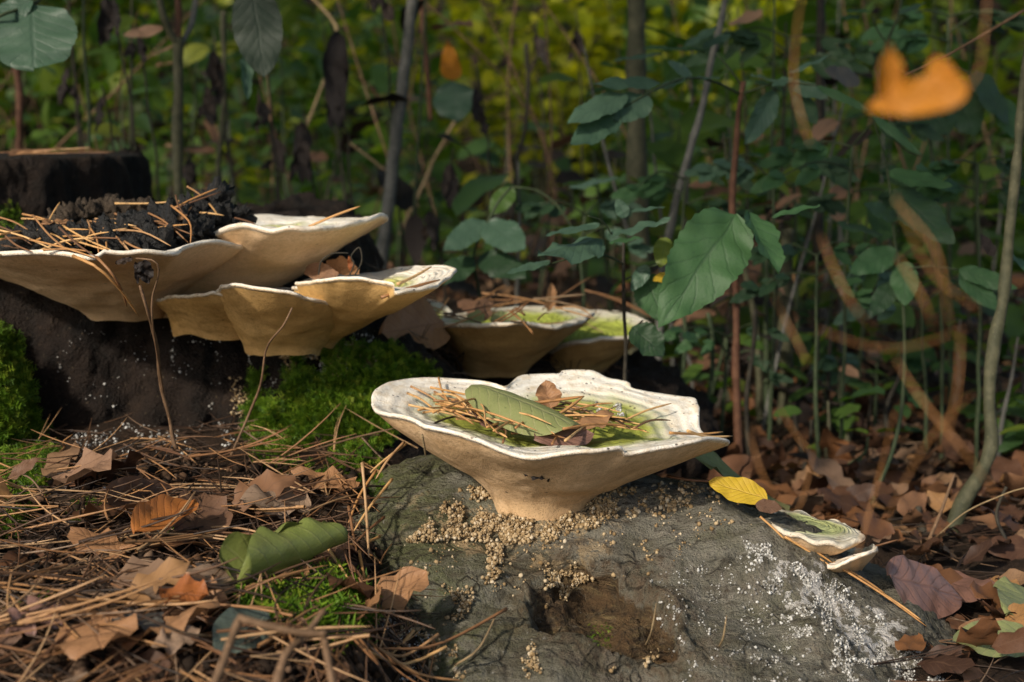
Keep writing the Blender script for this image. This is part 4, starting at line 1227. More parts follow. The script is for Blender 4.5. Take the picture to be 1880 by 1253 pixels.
for k in range(12):
    px_, py_ = random.uniform(-20, 110), random.uniform(262, 275)
    a_ = at(px_, 268, 1.5); a_.z = CZ - 0.030 + random.uniform(.002, .008)
    an = random.uniform(-.5, .5)
    P_ = [a_, a_ + Vector((math.cos(an) * .06, math.sin(an) * .06, random.uniform(-.001, .006)))]
    put_tube('pine_needle', 'dry pine needle lying on top of the sawn block', P_, [.0006, .0004], M['needle'], 'needle', 'needles on the sawn block', n=8, sides=5)
for k in range(24):
    x_, y_ = random.uniform(20, 1000), random.uniform(600, 745)
    an = random.gauss(.25, .55); l_ = random.uniform(90, 190); Y_ = 1.115 - (y_ - 560) * .00055
    put_needle([z1(x_ - math.cos(an) * l_, y_ - math.sin(an) * l_ * .6, Y_ + .015), z1(x_ + random.uniform(-20, 20), y_ - random.uniform(8, 34), Y_), z1(x_ + math.cos(an) * l_, min(762, y_ + math.sin(an) * l_ * .6), Y_ - .012)], UPL, GU, M['needle_gold'] if k % 2 else M['needle'], 0.0008)
# needles on the rear fungi
GM = 'needles on the rear fungi'
for k in range(44):
    px, py = random.uniform(720, 1130), random.uniform(545, 612)
    h, nn = hit(px, py)
    if h is None or h.y > 1.75 or h.y < 1.2: continue
    yaw = random.gauss(0.3, 0.8)
    dr = Vector((math.cos(yaw), math.sin(yaw), random.gauss(0.08, .2)))
    o = obj('pine_needle', ln_m[k % 10], None, mtx=xf(h + Vector((0, 0, random.uniform(.002, .02))) - dr * .03, dr, (0, 0, 1), random.uniform(0, 6.28), random.uniform(.8, 1.2)))
    tag(o, 'dry pine needle heaped on the fungi behind the front one', 'needle', GM)

# needles standing against the left flank and foot of the root
GR = 'needles beside the grey root'
for k, pts in enumerate([[(665, 850, .93), (672, 930, .91), (678, 1070, .88)], [(745, 815, 1.0), (700, 850, .98), (680, 868, .97)], [(742, 812, 1.0), (712, 845, .98), (690, 880, .97)], [(720, 880, .95), (680, 930, .92), (650, 975, .90)], [(705, 950, .92), (675, 975, .90), (640, 1010, .88)], [(697, 1002), (660, 1000, .89), (620, 1000, .88)],
        [(640, 1080, .84), (670, 1120, .82), (700, 1160, .80)], [(660, 1055, .86), (670, 1110, .84), (675, 1150, .83)], [(930, 1118, .83), (800, 1185, .79), (690, 1235, .77)], [(760, 1158, .81), (720, 1200, .79), (685, 1250, .77)], [(805, 1165, .80), (740, 1205, .78), (690, 1240, .77)], [(820, 1188, .79), (740, 1220, .775), (670, 1245, .77)],
        [(700, 1240, .77), (770, 1238, .77), (850, 1250, .77)], [(600, 1050, .86), (640, 1110, .83), (690, 1180, .79)], [(640, 930, .92), (650, 990, .9), (655, 1050, .88)], [(690, 865, .96), (660, 910, .94), (640, 960, .92)], [(630, 1130, .82), (680, 1190, .79), (720, 1250, .77)]]):
    put_needle(pts, 'dry pine needle leaning against the foot of the grey root', GR, M['needle_gold'] if k % 2 else M['needle'], 0.00105)
for k, (a, b) in enumerate([((1395, 965), (1440, 1003)), ((1440, 995), (1530, 1052)), ((1440, 1000), (1535, 1058)), ((1530, 1050), (1625, 1105)), ((1538, 1058), (1700, 1163)), ((1600, 1095), (1690, 1155))]):
    put_needle([a, b], 'dry pine needle lying along the crest of the sloping root', 'needles along the root crest', M['needle_gold'], 0.0008, 0.003, bend=0.03)
for pts, lb in [([(1185, 1205), (1196, 1160, .815), (1205, 1108, .81)], 'pale needle standing upright in the bare hollow of the root'), ([(1320, 1208), (1328, 1170, .80), (1334, 1130, .80)], 'pale needle standing on the grey root beside the bare hollow')]:
    put_needle(pts, lb, None, M['straw'], 0.0007)
put_needle([(835, 1245), (880, 1190, .80), (915, 1120, .83)], 'green-brown needle lying over the foot of the root', None, M['straw'], 0.0008)
put_needle([(1585, 1010, 1.0), (1625, 998, .99), (1650, 991, .99)], 'needle poking out beside the small flat fungus', None, M['needle'], 0.0009)
put_needle([(1225, 875, .98), (1270, 882, .97), (1330, 885, .97)], 'pine needle resting on the crest of the root behind the front fungus', None, M['needle'], 0.001)

# ------------------------------------------------------------------ leaves in the front cup
put_leaf('folded_leaf', 'olive green leaf folded lengthwise in the cup of the front fungus', (866, 706, .975), (1052, 782, .91), M['leaf_olive'], 0.55, up=(0.25, -0.35, 0.9), roll=-42, curl=-0.25, wave=.0, crinkle=.006, nu=30, nv=14, a=.45, b=.35)
put_leaf('dead_leaf', 'small russet leaf standing behind the folded green leaf in the cup', (1010, 752, 1.0), (1000, 700, 1.01), M['leaf_copper'], 0.85, up=(0.3, -1, 0.3), fold=0.4, wave=.12, crinkle=.05)
put_leaf('dead_leaf', 'red-brown leaf under the folded green leaf, at its stalk end', (942, 792, .935), (862, 752, .965), M['leaf_purple'], 0.5, up=(0, -0.7, 0.8), fold=0.5, roll=35, wave=.08, crinkle=.04)
put_leaf('dead_leaf', 'curled red-brown leaf at the tip of the folded green leaf', (1035, 785, .93), (1112, 752, .96), M['leaf_copper'], 0.80, up=(0.1, 0.5, 1), roll=-55, wave=.06, crinkle=.03, a=.4, b=.4)
put_leaf('dead_leaf', 'flat dull brown leaf on the floor of the front fungus cup', (980, 806, .905), (1090, 798, .925), M['leaf_purple'], 0.55, up=(0, -0.6, 1), wave=.04)
put_leaf('dead_leaf', 'torn brown scrap beside the red-brown leaf in the cup', (905, 765, .95), (945, 785, .94), M['leaf_brown'], 0.8, up=(0.2, -0.8, 0.8), roll=60, crinkle=.08)
put_leaf('leaf_fragment', 'dark torn scrap stuck to the underside of the front fungus', (962, 866, .902), (1000, 878, .90), M['leaf_wilt'], 0.4, up=(0, -1, -.3), crinkle=.15, wave=.3, nu=8, nv=4)
# ------------------------------------------------------------------ leaves on the left litter
put_leaf('rolled_leaf', 'green leaf rolled into a scroll on the litter', (634, 998, .835), (436, 1078, .780), M['leaf_scroll'], .98, up=(-0.70, -0.62, 0.12), roll=(115, 62), nu=34, nv=24, a=.36, b=.20, wave=.03, crinkle=.016)
put_leaf('dead_leaf', 'glossy rust-orange curled leaf above the grey-brown flat leaf', (252, 1042, .86), (362, 1003, .89), M['leaf_rust'], 0.60, up=(0.1, -0.5, 1), roll=60, curl=.3, wave=.06, crinkle=.03, lift=(.014, .022))
put_leaf('dead_leaf', 'bright orange cupped leaf in the litter near the bent twig', (300, 1175, .80), (386, 1200, .80), M['leaf_rust'], 0.85, up=(0.15, -0.35, 1), roll=55, wave=.10, crinkle=.04, lift=(.018, .022))
put_leaf('dead_leaf', 'brown and green leaf propped on the litter below the hanging twig', (193, 965, .93), (322, 902, .98), M['leaf_brown'], 0.40, up=(0.25, -0.9, 0.5), roll=30, curl=.4, wave=.05, lift=(.010, .025))
put_leaf('oak_leaf', 'lobed brown oak leaf at the corner of the litter', (115, 1165, .80), (20, 1228, .775), M['leaf_purple'], 0.62, up=(0.2, -0.5, 1), oak=.55, nu=36, wave=.12, crinkle=.04)
put_leaf('dead_leaf', 'tan leaf lying face up at the bottom of the litter', (170, 1195, .785), (190, 1268, .76), M['leaf_copper'], 0.95, up=(0, -0.6, 1), wave=.08)
put_leaf('dead_leaf', 'large flat grey-brown leaf with a glossy wet patch', (440, 1105, .83), (240, 1165, .80), M['leaf_tan'], 0.40, up=(0.05, -0.55, 1), wave=.08, crinkle=.03)
put_leaf('dead_leaf', 'blue-grey leaf with pale veins at the bottom edge beside the twig', (494, 1182, .77), (398, 1262, .74), M['leaf_bluegrey'], 0.48, up=(0.2, -0.8, 0.7), wave=.04)
put_leaf('dead_leaf', 'grey weathered leaf between the tan leaf and the orange cupped leaf', (300, 1190, .79), (208, 1225, .775), M['leaf_grey'], 0.62, up=(0, -0.5, 1), crinkle=.04, wave=.1)
put_leaf('dead_leaf', 'pale tan leaf with holes near the foot of the root', (560, 915, .965), (448, 985, .92), M['leaf_tan'], 0.55, up=(0.1, -0.6, 1), wave=.1, crinkle=.04)
put_leaf('dead_leaf', 'dull brown leaf against the flank of the root', (580, 1040, .85), (640, 1080, .84), M['leaf_brown'], 0.7, up=(0.2, -0.6, 1), wave=.1, crinkle=.05)
put_leaf('dead_leaf', 'cream bleached leaf scrap at the bottom of the litter', (280, 1250, .76), (370, 1228, .77), M['leaf_tan'], 0.5, up=(0, -0.6, 1), crinkle=.06, wave=.2)
put_leaf('dead_leaf', 'brown leaf edge sticking out of the moss at the stump side', (15, 880, .99), (75, 840, 1.0), M['leaf_brown'], 0.5, up=(0, -0.5, 1), roll=50, crinkle=.05)
put_leaf('dead_leaf', 'copper leaf half buried beside the needles at the root foot', (655, 1200, .79), (690, 1140, .82), M['leaf_copper'], 0.45, up=(-0.5, -0.6, .6), roll=25)
GLF = 'small brown leaves mixed into the needle litter'
cnt = 0
while cnt < 46:
    px, py = random.uniform(0, 690), random.uniform(860, 1250)
    h, nn = hit(px, py, B_wood)
    if h is None or h.z > CZ - 0.2: continue
    cnt += 1
    L = random.uniform(.03, .06)
    yaw = random.uniform(0, 6.28)
    V, Fc, U = leaf_shape(L=L, Wd=L * random.uniform(.45, .75), nu=9, nv=4, roll=random.uniform(-25, 40), wave=.14, crinkle=.05, b=random.uniform(.5, .9), seed=cnt)
    o = obj('dead_leaf', mesh('dead_leaf', V, Fc, M[random.choice(['leaf_brown', 'leaf_litter', 'leaf_litter', 'leaf_litter', 'leaf_copper'])], uv=U), None, mtx=xf(h + Vector((0, 0, random.uniform(.004, .015))), (math.cos(yaw), math.sin(yaw), random.gauss(0, .2)), (random.gauss(0, .4), random.gauss(-.2, .4), 1)))
    tag(o, 'small dead leaf scrap half hidden in the litter beside the ' + near(h, LMK_L), 'leaf', GLF)

# ------------------------------------------------------------------ leaves in the middle and on the right
put_leaf('dead_leaf', 'copper brown folded beech leaf under the ochre fungus', (815, 592, 1.31), (700, 612, 1.24), M['leaf_copper'], 0.62, up=(0.1, -0.9, 0.35), roll=18, wave=.06, fold=.15, nu=26)
put_leaf('dead_leaf', 'brown leaf standing on the rear fungus', (880, 590, 1.36), (893, 548, 1.37), M['leaf_brown'], 0.8, up=(0.5, -0.8, .2), roll=30, crinkle=.05)
put_leaf('dead_leaf', 'upright tan leaf tip at the far rim of the rear fungus', (1005, 572, 1.47), (1012, 519, 1.47), M['leaf_copper'], 0.45, up=(0.6, -0.8, 0), fold=.5)
put_leaf('dead_leaf', 'yellow-brown leaf curled in the rear fungus cup', (900, 592, 1.32), (958, 584, 1.33), M['leaf_olive'], 0.6, up=(0, -0.8, .6), roll=40, crinkle=.05)
put_leaf('dead_leaf', 'light green leaf piece in the rear fungus cup', (862, 575, 1.33), (880, 597, 1.31), M['leaf_olive'], 0.9, up=(0, -0.9, .4), crinkle=.05)
put_leaf('dead_leaf', 'heap-topping brown leaf on the fungi behind the ochre one', (905, 560, 1.44), (840, 556, 1.46), M['leaf_brown'], 0.8, up=(0, -.4, 1), roll=-25, crinkle=.05)
put_leaf('yellow_leaf', 'bright yellow leaf on the crest of the grey root', (1408, 962, .985), (1300, 938, 1.0), M['leaf_yellow'], 0.50, up=(0.05, -0.75, 0.75), wave=.05, roll=12, nu=24)
put_leaf('dead_leaf', 'dark brown leaf between the yellow leaf and the small flat fungus', (1385, 972, .94), (1435, 990, .93), M['leaf_brown'], 0.6, up=(0, -.7, .7), roll=20)
put_leaf('dead_leaf', 'brown ribbed beech leaf at the foot of the sloping root', (1628, 1100, .99), (1766, 1150, .97), M['leaf_purple'], 0.55, up=(0.05, -0.75, 0.7), roll=-14, wave=.04, nu=26)
put_leaf('dead_leaf', 'long brown leaf behind the ribbed beech leaf', (1695, 1058, 1.03), (1848, 1150, 1.0), M['leaf_purple'], 0.42, up=(0.1, -0.7, 0.8), roll=-10)
put_leaf('dead_leaf', 'green leaf at the picture edge beside the root foot', (1900, 1130, .98), (1850, 1180, .96), M['leaf_olive'], 0.7, up=(0, -.7, .7))
put_leaf('dead_leaf', 'green and pink leaf in the bottom corner beside the root', (1900, 1215, .93), (1745, 1235, .92), M['leaf_olive'], 0.4, up=(0, -.6, .8), wave=.06)
put_leaf('dead_leaf', 'pinkish brown leaf above the green one in the bottom corner', (1880, 1205, .95), (1755, 1215, .94), M['leaf_copper'], 0.35, up=(0, -.6, .8))
put_leaf('dead_leaf', 'yellowish leaf glimpsed behind the crest of the root', (1310, 905, 1.10), (1400, 900, 1.14), M['leaf_olive'], 0.6, up=(0, -.7, .7))
# mossy chunk of bark
prims = [('s', at(1775, 1195, .97), (.030, .02, .012), rz(-8)), ('s', at(1815, 1205, .97), (.024, .02, .010), I3)]
V, N, Fc = remesh_blob(prims, 0.0026, 3)
V = V + N * (0.005 * fbm(V, 60, 8, 4))[:, None]
o0 = V.mean(0)
tag(obj('bark_piece', mesh('bark_piece', V - o0, Fc, M['rot_brown']), None, tuple(o0)), 'small brown lump of bark below the ribbed beech leaf', 'bark')

# leaf litter: nearer leaves one by one, the rest as one mass
LM = []
for k in range(12):
    V, Fc, U = leaf_shape(L=1, Wd=random.uniform(.5, .7), nu=9, nv=4, roll=random.uniform(-1.8, 2.2), curl=random.uniform(-.6, .8), wave=.09, crinkle=.05, seed=500 + k)
    LM.append((V, Fc, U))
lmesh = [mesh('fallen_leaf', V, Fc, M['leaf_litter'], uv=U) for V, Fc, U in LM]
cnt = 0
while cnt < 130:
    px, py = random.uniform(1250, 1900), random.uniform(780, 1250)
    h, nn = hit(px, py, B_wood)
    if h is None or not bare_soil(h) or h.y > 2.2: continue
    cnt += 1
    yaw = random.uniform(0, 6.28)
    o = obj('fallen_leaf', lmesh[cnt % 12], None, mtx=xf(h + Vector((0, 0, random.uniform(.004, .02))), (math.cos(yaw), math.sin(yaw), random.gauss(0.1, .25)), (random.gauss(0, .4), random.gauss(-.25, .4), 1), 0, random.uniform(.022, .044)))
    tag(o, 'brown fallen leaf in the leaf litter beside the ' + near(h, LMK_R), 'leaf', 'fallen leaves beside the root')
parts = []
for k in range(12):
    n_ = 430
    Y = 1.25 + RNG.random(n_) ** 1.6 * 7.0
    X = (RNG.random(n_) - 0.5) * (0.95 * Y + 0.6)
    Z = ground_z(X, Y) + RNG.random(n_) * 0.02 + 0.004
    parts.append(batch('leaf_litter', LM[k], rot_mats(n_, tilt=0.35), np.stack([X, Y, Z], 1), None, RNG.uniform(.03, .065, n_)))
V, Fc, U, var = join_batches(parts)
tag(obj('leaf_litter', mesh('leaf_litter', V, Fc, M['leaf_litter'], uv=U, attrs={'var': var})), 'brown leaf litter covering the woodland floor behind the fungi', 'leaf litter', kind='stuff')

# ------------------------------------------------------------------ saplings and stems, as the photo places them
def stem_r(wpx, Y): return wpx / FPX * Y / 2

def plant(name, label, stems, leaves, group=None, cat='sapling', wob=.0012):
    """stems: (mat, [(px,py,Y)...], w0px, w1px); leaves: (A, B, wfrac, mat, up, kwargs)"""
    p0 = at(*stems[0][1][-1])
    gz = float(ground_z(np.array([p0.x]), np.array([p0.y]))[0])
    root = tag(empty(name, (p0.x, p0.y, gz)), label, cat, group)
    org = Vector((p0.x, p0.y, gz))
    for i, (mt, pts, w0, w1) in enumerate(stems):
        P = [at(*p) for p in pts]
        Ym = pts[0][2]
        if i == 0 and P[-1].z > gz + 0.02: P.append(Vector((P[-1].x + (P[-1].x - P[-2].x) * .3, P[-1].y, gz - .01)))
        put_tube('stem' if i == 0 else 'branch', None, P, [stem_r(w0, Ym), stem_r(w1, Ym)], mt, parent=root, org=org, n=max(14, 6 * len(P)), sides=10, wob=wob, seed=i * 7 + int(pts[0][0]))
    for (A, B, wf, mt, up, kw) in leaves:
        k = dict(nu=20, nv=6, a=.55, b=.8, serr=.15, ns=10, wave=.05, crinkle=.016) | kw
        put_leaf('leaf', None, A, B, mt, wf, up=up, parent=root, org=org, **k)
    return root

UF = (0, -0.85, 0.5)          # a leaf face turned to the picture
UT = (0, -0.35, 0.95)         # a leaf seen flat from just above
G, GB, GD = M['green_hero'], M['green_blue'], M['green_dark']
plant('sapling', 'thick olive stemmed sapling rising behind the front fungus', [(M['bark_olive'], [(1170, -60, 1.95), (1168, 200, 1.95), (1172, 400, 1.95), (1178, 560, 1.95), (1168, 720, 1.95)], 33, 40)], [])
plant('sapling', 'slender grey sapling leaning up from the tip of the white-rimmed fungus', [(M['bark_grey'], [(765, -60, 2.1), (742, 130, 2.1), (722, 300, 2.1), (700, 500, 2.1)], 20, 24)], [])
plant('sapling', 'forked grey-brown sapling above the broad upper fungus', [(M['bark_olive'], [(326, 70, 1.9), (327, 150, 1.9), (326, 260, 1.9), (330, 390, 1.9), (332, 520, 1.9)], 19, 20), (M['bark_olive'], [(285, -40, 1.88), (298, 20, 1.88), (312, 60, 1.89), (327, 80, 1.9)], 12, 15), (M['bark_red'], [(322, -40, 1.9), (328, 20, 1.9), (326, 80, 1.9)], 11, 14), (M['bark_grey'], [(362, -40, 1.92), (355, 30, 1.92), (342, 65, 1.91), (328, 85, 1.9)], 9, 12)],
      [((300, 52, 1.89), (225, 65, 1.88), .35, M['leaf_brown'], UF, {}), ((325, 80, 1.9), (275, 105, 1.9), .1, M['twig'] if False else M['leaf_brown'], UF, {})])
plant('sapling', 'thin green stem with a broad blue-green leaf above the sawn block', [(M['bark_green'], [(152, -60, 1.95), (155, 80, 1.95), (162, 180, 1.95), (164, 230, 1.95), (165, 300, 1.95)], 6, 8), (M['bark_green'], [(-40, 45, 1.34), (30, 20, 1.35), (90, -10, 1.5), (152, -50, 1.95)], 7, 5)],
      [((58, 8, 1.36), (62, 128, 1.32), 1.08, GB, (0.1, -0.8, 0.6), dict(a=.45, b=.5, serr=.06, nu=24, nv=10, wave=.04)), ((60, 0, 1.36), (-40, 50, 1.34), .5, GB, UF, {})])
plant('sapling', 'grey branch slanting up beside the olive sapling', [(M['bark_grey'], [(1345, -60, 1.75), (1312, 90, 1.75), (1285, 210, 1.75), (1258, 310, 1.75), (1235, 400, 1.75), (1215, 520, 1.75)], 11, 17)],
      [((1315, 50, 1.7), (1255, 88, 1.68), .33, GB, UT, {}), ((1340, 62, 1.72), (1288, 90, 1.7), .42, GB, UT, {}), ((1295, 92, 1.7), (1165, 86, 1.68), .18, G, UT, {}), ((1215, 98, 1.7), (1125, 112, 1.68), .22, GB, UT, {})])
# compound-leaved sapling in the middle right
plant('sapling', 'reddish stemmed sapling with ash-like leaflets spreading over the olive stem', [
    (M['bark_red'], [(1364, 150, 1.50), (1358, 200, 1.50), (1350, 300, 1.50), (1346, 380, 1.50), (1350, 540, 1.50), (1352, 700, 1.50), (1360, 930, 1.50)], 10, 17),
    (M['bark_green'], [(1360, 172, 1.50), (1310, 152, 1.46), (1255, 143, 1.43), (1205, 165, 1.40), (1160, 190, 1.38), (1125, 215, 1.37)], 5, 3), (M['bark_green'], [(1362, 172, 1.50), (1400, 160, 1.48), (1450, 152, 1.46), (1500, 158, 1.45)], 5, 3), (M['bark_green'], [(1362, 155, 1.50), (1330, 115, 1.49), (1315, 100, 1.5)], 4, 3)],
    [((1212, 150, 1.41), (1088, 156, 1.36), .27, GB, (0, -.62, .78), {}), ((1150, 172, 1.38), (1042, 228, 1.33), .36, GB, (-.1, -.75, .65), {}), ((1136, 208, 1.37), (1048, 268, 1.33), .46, GB, (-.1, -.8, .6), {}), ((1190, 176, 1.39), (1126, 222, 1.36), .62, GB, (0.1, -.8, .6), {}),
     ((1322, 143, 1.46), (1262, 143, 1.44), .25, GB, UT, {}), ((1270, 140, 1.44), (1226, 112, 1.43), .42, GB, UF, {}), ((1258, 143, 1.43), (1200, 168, 1.41), .34, GB, UT, {}),
     ((1448, 135, 1.46), (1526, 102, 1.44), .42, GB, UT, {}), ((1430, 150, 1.47), (1378, 138, 1.45), .5, GB, UT, {}), ((1452, 142, 1.46), (1418, 160, 1.44), .5, GB, UT, {}), ((1450, 152, 1.46), (1520, 180, 1.44), .45, GB, UF, {}),
     ((1424, 168, 1.47), (1366, 266, 1.45), .40, GB, (0.5, -.8, .3), dict(fold=.3)), ((1462, 172, 1.46), (1500, 228, 1.45), .6, GD, UF, {}), ((1405, 285, 1.55), (1372, 282, 1.54), .4, G, UT, {})])
# the sapling with the big leaf
plant('sapling', 'young sapling with one large drooping ovate leaf beside the front fungus', [
    (M['bark_dark'], [(1146, 440, 1.22), (1146, 520, 1.22), (1147, 600, 1.22), (1148, 700, 1.22), (1152, 800, 1.22)], 6, 9),
    (M['bark_green'], [(1144, 486, 1.22), (1110, 470, 1.20), (1060, 472, 1.18), (1000, 488, 1.16)], 4, 3), (M['bark_green'], [(1148, 515, 1.22), (1190, 495, 1.21), (1240, 480, 1.2), (1262, 470, 1.2)], 4, 3), (M['bark_green'], [(1262, 470, 1.2), (1310, 420, 1.19), (1355, 396, 1.17)], 4, 4),
    (M['bark_dark'], [(1180, 590, 1.20), (1160, 610, 1.21), (1148, 640, 1.22)], 4, 4), (M['bark_green'], [(1122, 430, 1.19), (1105, 405, 1.18), (1080, 395, 1.17)], 3, 3)],
    [((1352, 396, 1.17), (1210, 602, 1.125), .50, G, (0.15, -0.85, 0.5), dict(nu=40, nv=12, a=.55, b=.95, serr=.09, ns=26, wave=.06, fold=.2, curl=-.45, crinkle=.022)),
     ((1372, 390, 1.17), (1428, 505, 1.13), .5, G, (0.6, -.8, .3), dict(fold=.4, nu=18)), ((1418, 400, 1.18), (1506, 378, 1.16), .36, G, UT, dict(fold=.2)), ((1100, 412, 1.17), (1002, 432, 1.14), .26, GB, UT, {}), ((1106, 440, 1.18), (988, 466, 1.12), .42, GB, (0, -.5, .9), dict(fold=-.35, wave=.08, nu=18)),
     ((1120, 432, 1.19), (1232, 402, 1.17), .36, GB, UT, dict(wave=.09, nu=18)), ((1118, 445, 1.18), (1180, 436, 1.16), .35, G, UT, {}), ((1150, 400, 1.2), (1132, 366, 1.2), .7, GB, UF, {}), ((1158, 388, 1.2), (1220, 380, 1.19), .28, GB, UT, {}),
     ((1222, 436, 1.21), (1212, 492, 1.2), .65, M['green_bg'], UF, {}), ((1184, 505, 1.22), (1218, 590, 1.2), .75, G, UF, {}), ((1160, 600, 1.2), (1218, 655, 1.19), .8, GD, (0.2, -.8, .4), dict(roll=38, crinkle=.05, nu=18)), ((1010, 480, 1.16), (930, 502, 1.14), .3, GB, UT, {}),
     ((1190, 488, 1.21), (1158, 535, 1.2), .5, GB, UF, dict(crinkle=.05)), ((1232, 505, 1.21), (1198, 515, 1.2), .5, M['leaf_yellow'], UF, {})])
# ash-like saplings with compound leaves, centre to right
def ash(px, py, Y, base, spread, n_leaf, lb, mats_, seed):
    rs = random.Random(seed)
    top = (px, py, Y)
    stems = [(M['bark_green'], [top, ((px * 2 + base[0]) / 3 + rs.uniform(-8, 8), (py * 2 + base[1]) / 3, Y), ((px + 2 * base[0]) / 3 + rs.uniform(-8, 8), (py + 2 * base[1]) / 3, Y), (base[0], base[1], Y)], 5, 9)]
    leaves = []
    for k in range(n_leaf):
        sgn = -1 if k % 2 else 1
        ax, ay = px + rs.uniform(-3, 3), py + (k // 2) * rs.uniform(28, 55)
        ex, ey = ax + sgn * spread * rs.uniform(.7, 1.15), ay + rs.uniform(-45, 40)
        dY = rs.uniform(-.09, .05)
        mid_ = ((ax + ex) / 2, min(ay, ey) - rs.uniform(2, 18), Y + dY * .5)
        path = [(ax, ay, Y), mid_, (ex, ey, Y + dY)]
        stems.append((M['bark_green'], path, 4, 2))
        mt = mats_[k % len(mats_)]
        nn_ = rs.choice([2, 3, 3])
        for j in range(nn_):
            f = .45 + .5 * j / max(1, nn_ - 1)
            bx = ax + (ex - ax) * f; by = (1 - f) ** 2 * ay + 2 * f * (1 - f) * mid_[1] + f * f * ey
            bY = Y + dY * f
            for sd in (-1, 1):
                ln = spread * rs.uniform(.34, .5)
                an = (0 if sgn > 0 else math.pi) + sd * sgn * rs.uniform(.5, .95)
                leaves.append(((bx, by, bY), (bx + math.cos(an) * ln, by + abs(math.sin(an)) * ln * (.75 if sd > 0 else -.28) + rs.uniform(0, 12), bY + rs.uniform(-.03, .0)), rs.uniform(.36, .5), mt, (rs.uniform(-.3, .3), -.75, .6), dict(nu=12, nv=4, serr=.16, ns=7, wave=.05, fold=rs.uniform(0, .3))))
        an = 0 if sgn > 0 else math.pi
        leaves.append(((ex, ey, Y + dY), (ex + math.cos(an) * spread * .5, ey + rs.uniform(8, 34), Y + dY - .01), .42, mt, (0, -.75, .6), dict(nu=12, nv=4, serr=.16, ns=7, wave=.05)))
    plant('sapling', lb, stems, leaves, 'ash-like saplings right of the olive stem')
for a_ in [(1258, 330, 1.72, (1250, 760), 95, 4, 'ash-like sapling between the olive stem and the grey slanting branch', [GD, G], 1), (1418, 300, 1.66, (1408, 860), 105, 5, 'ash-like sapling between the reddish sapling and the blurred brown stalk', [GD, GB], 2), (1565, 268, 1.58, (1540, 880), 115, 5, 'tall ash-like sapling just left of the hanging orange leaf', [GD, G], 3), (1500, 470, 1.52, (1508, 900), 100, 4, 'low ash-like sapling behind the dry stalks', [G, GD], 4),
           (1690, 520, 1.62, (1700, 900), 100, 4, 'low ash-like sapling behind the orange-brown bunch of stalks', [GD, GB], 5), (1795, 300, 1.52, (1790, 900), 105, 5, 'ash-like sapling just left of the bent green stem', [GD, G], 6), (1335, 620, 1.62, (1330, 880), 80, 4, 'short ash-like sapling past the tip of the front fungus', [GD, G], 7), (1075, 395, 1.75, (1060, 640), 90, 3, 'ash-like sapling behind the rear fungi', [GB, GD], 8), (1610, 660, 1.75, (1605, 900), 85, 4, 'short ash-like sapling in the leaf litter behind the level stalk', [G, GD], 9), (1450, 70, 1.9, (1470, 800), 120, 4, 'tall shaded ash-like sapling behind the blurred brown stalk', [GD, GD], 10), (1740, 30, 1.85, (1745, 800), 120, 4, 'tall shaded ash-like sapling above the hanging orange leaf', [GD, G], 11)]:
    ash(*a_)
# right-hand saplings
plant('sapling', 'bent green stem curving up at the picture edge', [(M['bark_olive'], [(1890, 60, 1.30), (1876, 200, 1.29), (1858, 380, 1.28), (1842, 540, 1.27), (1826, 640, 1.26), (1818, 740, 1.25), (1822, 820, 1.24), (1800, 870, 1.23), (1770, 920, 1.22), (1742, 985, 1.21), (1718, 1046, 1.20)], 14, 30)],
      [((1838, 458, 1.3), (1905, 505, 1.3), .5, G, UT, {}), ((1826, 470, 1.3), (1800, 430, 1.3), .5, M['leaf_wilt'], UF, {})])
plant('sapling', 'leafy dark green sapling behind the dry stalks', [
    (M['bark_green'], [(1628, 305, 1.42), (1634, 350, 1.42), (1640, 420, 1.42), (1655, 520, 1.42), (1660, 640, 1.42), (1655, 740, 1.42), (1640, 820, 1.40), (1610, 900, 1.38), (1588, 952, 1.36)], 4, 9), (M['bark_green'], [(1600, 205, 1.40), (1630, 240, 1.40), (1660, 275, 1.40), (1690, 288, 1.39)], 4, 3), (M['bark_green'], [(1655, 500, 1.42), (1700, 490, 1.41), (1760, 495, 1.40)], 4, 3), (M['bark_green'], [(1630, 310, 1.42), (1600, 205, 1.4)], 3, 3)],
    [((1632, 316, 1.42), (1748, 344, 1.38), .36, G, (0, -.7, .7), {}), ((1640, 348, 1.42), (1752, 448, 1.38), .52, GD, (0.1, -.85, .5), {}), ((1760, 495, 1.40), (1868, 530, 1.38), .36, G, UF, {}), ((1762, 500, 1.40), (1835, 572, 1.38), .45, G, UF, {}), ((1660, 480, 1.42), (1662, 562, 1.4), .62, G, UF, {}),
     ((1645, 460, 1.42), (1560, 500, 1.4), .5, G, UF, {}), ((1618, 430, 1.43), (1530, 410, 1.4), .5, GD, UT, {}), ((1600, 210, 1.40), (1694, 288, 1.38), .16, G, UF, {}), ((1500, 158, 1.42), (1600, 205, 1.40), .18, G, UF, {}), ((1650, 400, 1.42), (1585, 375, 1.4), .4, GD, UF, {}), ((1640, 520, 1.42), (1600, 580, 1.4), .5, GD, UF, {})])
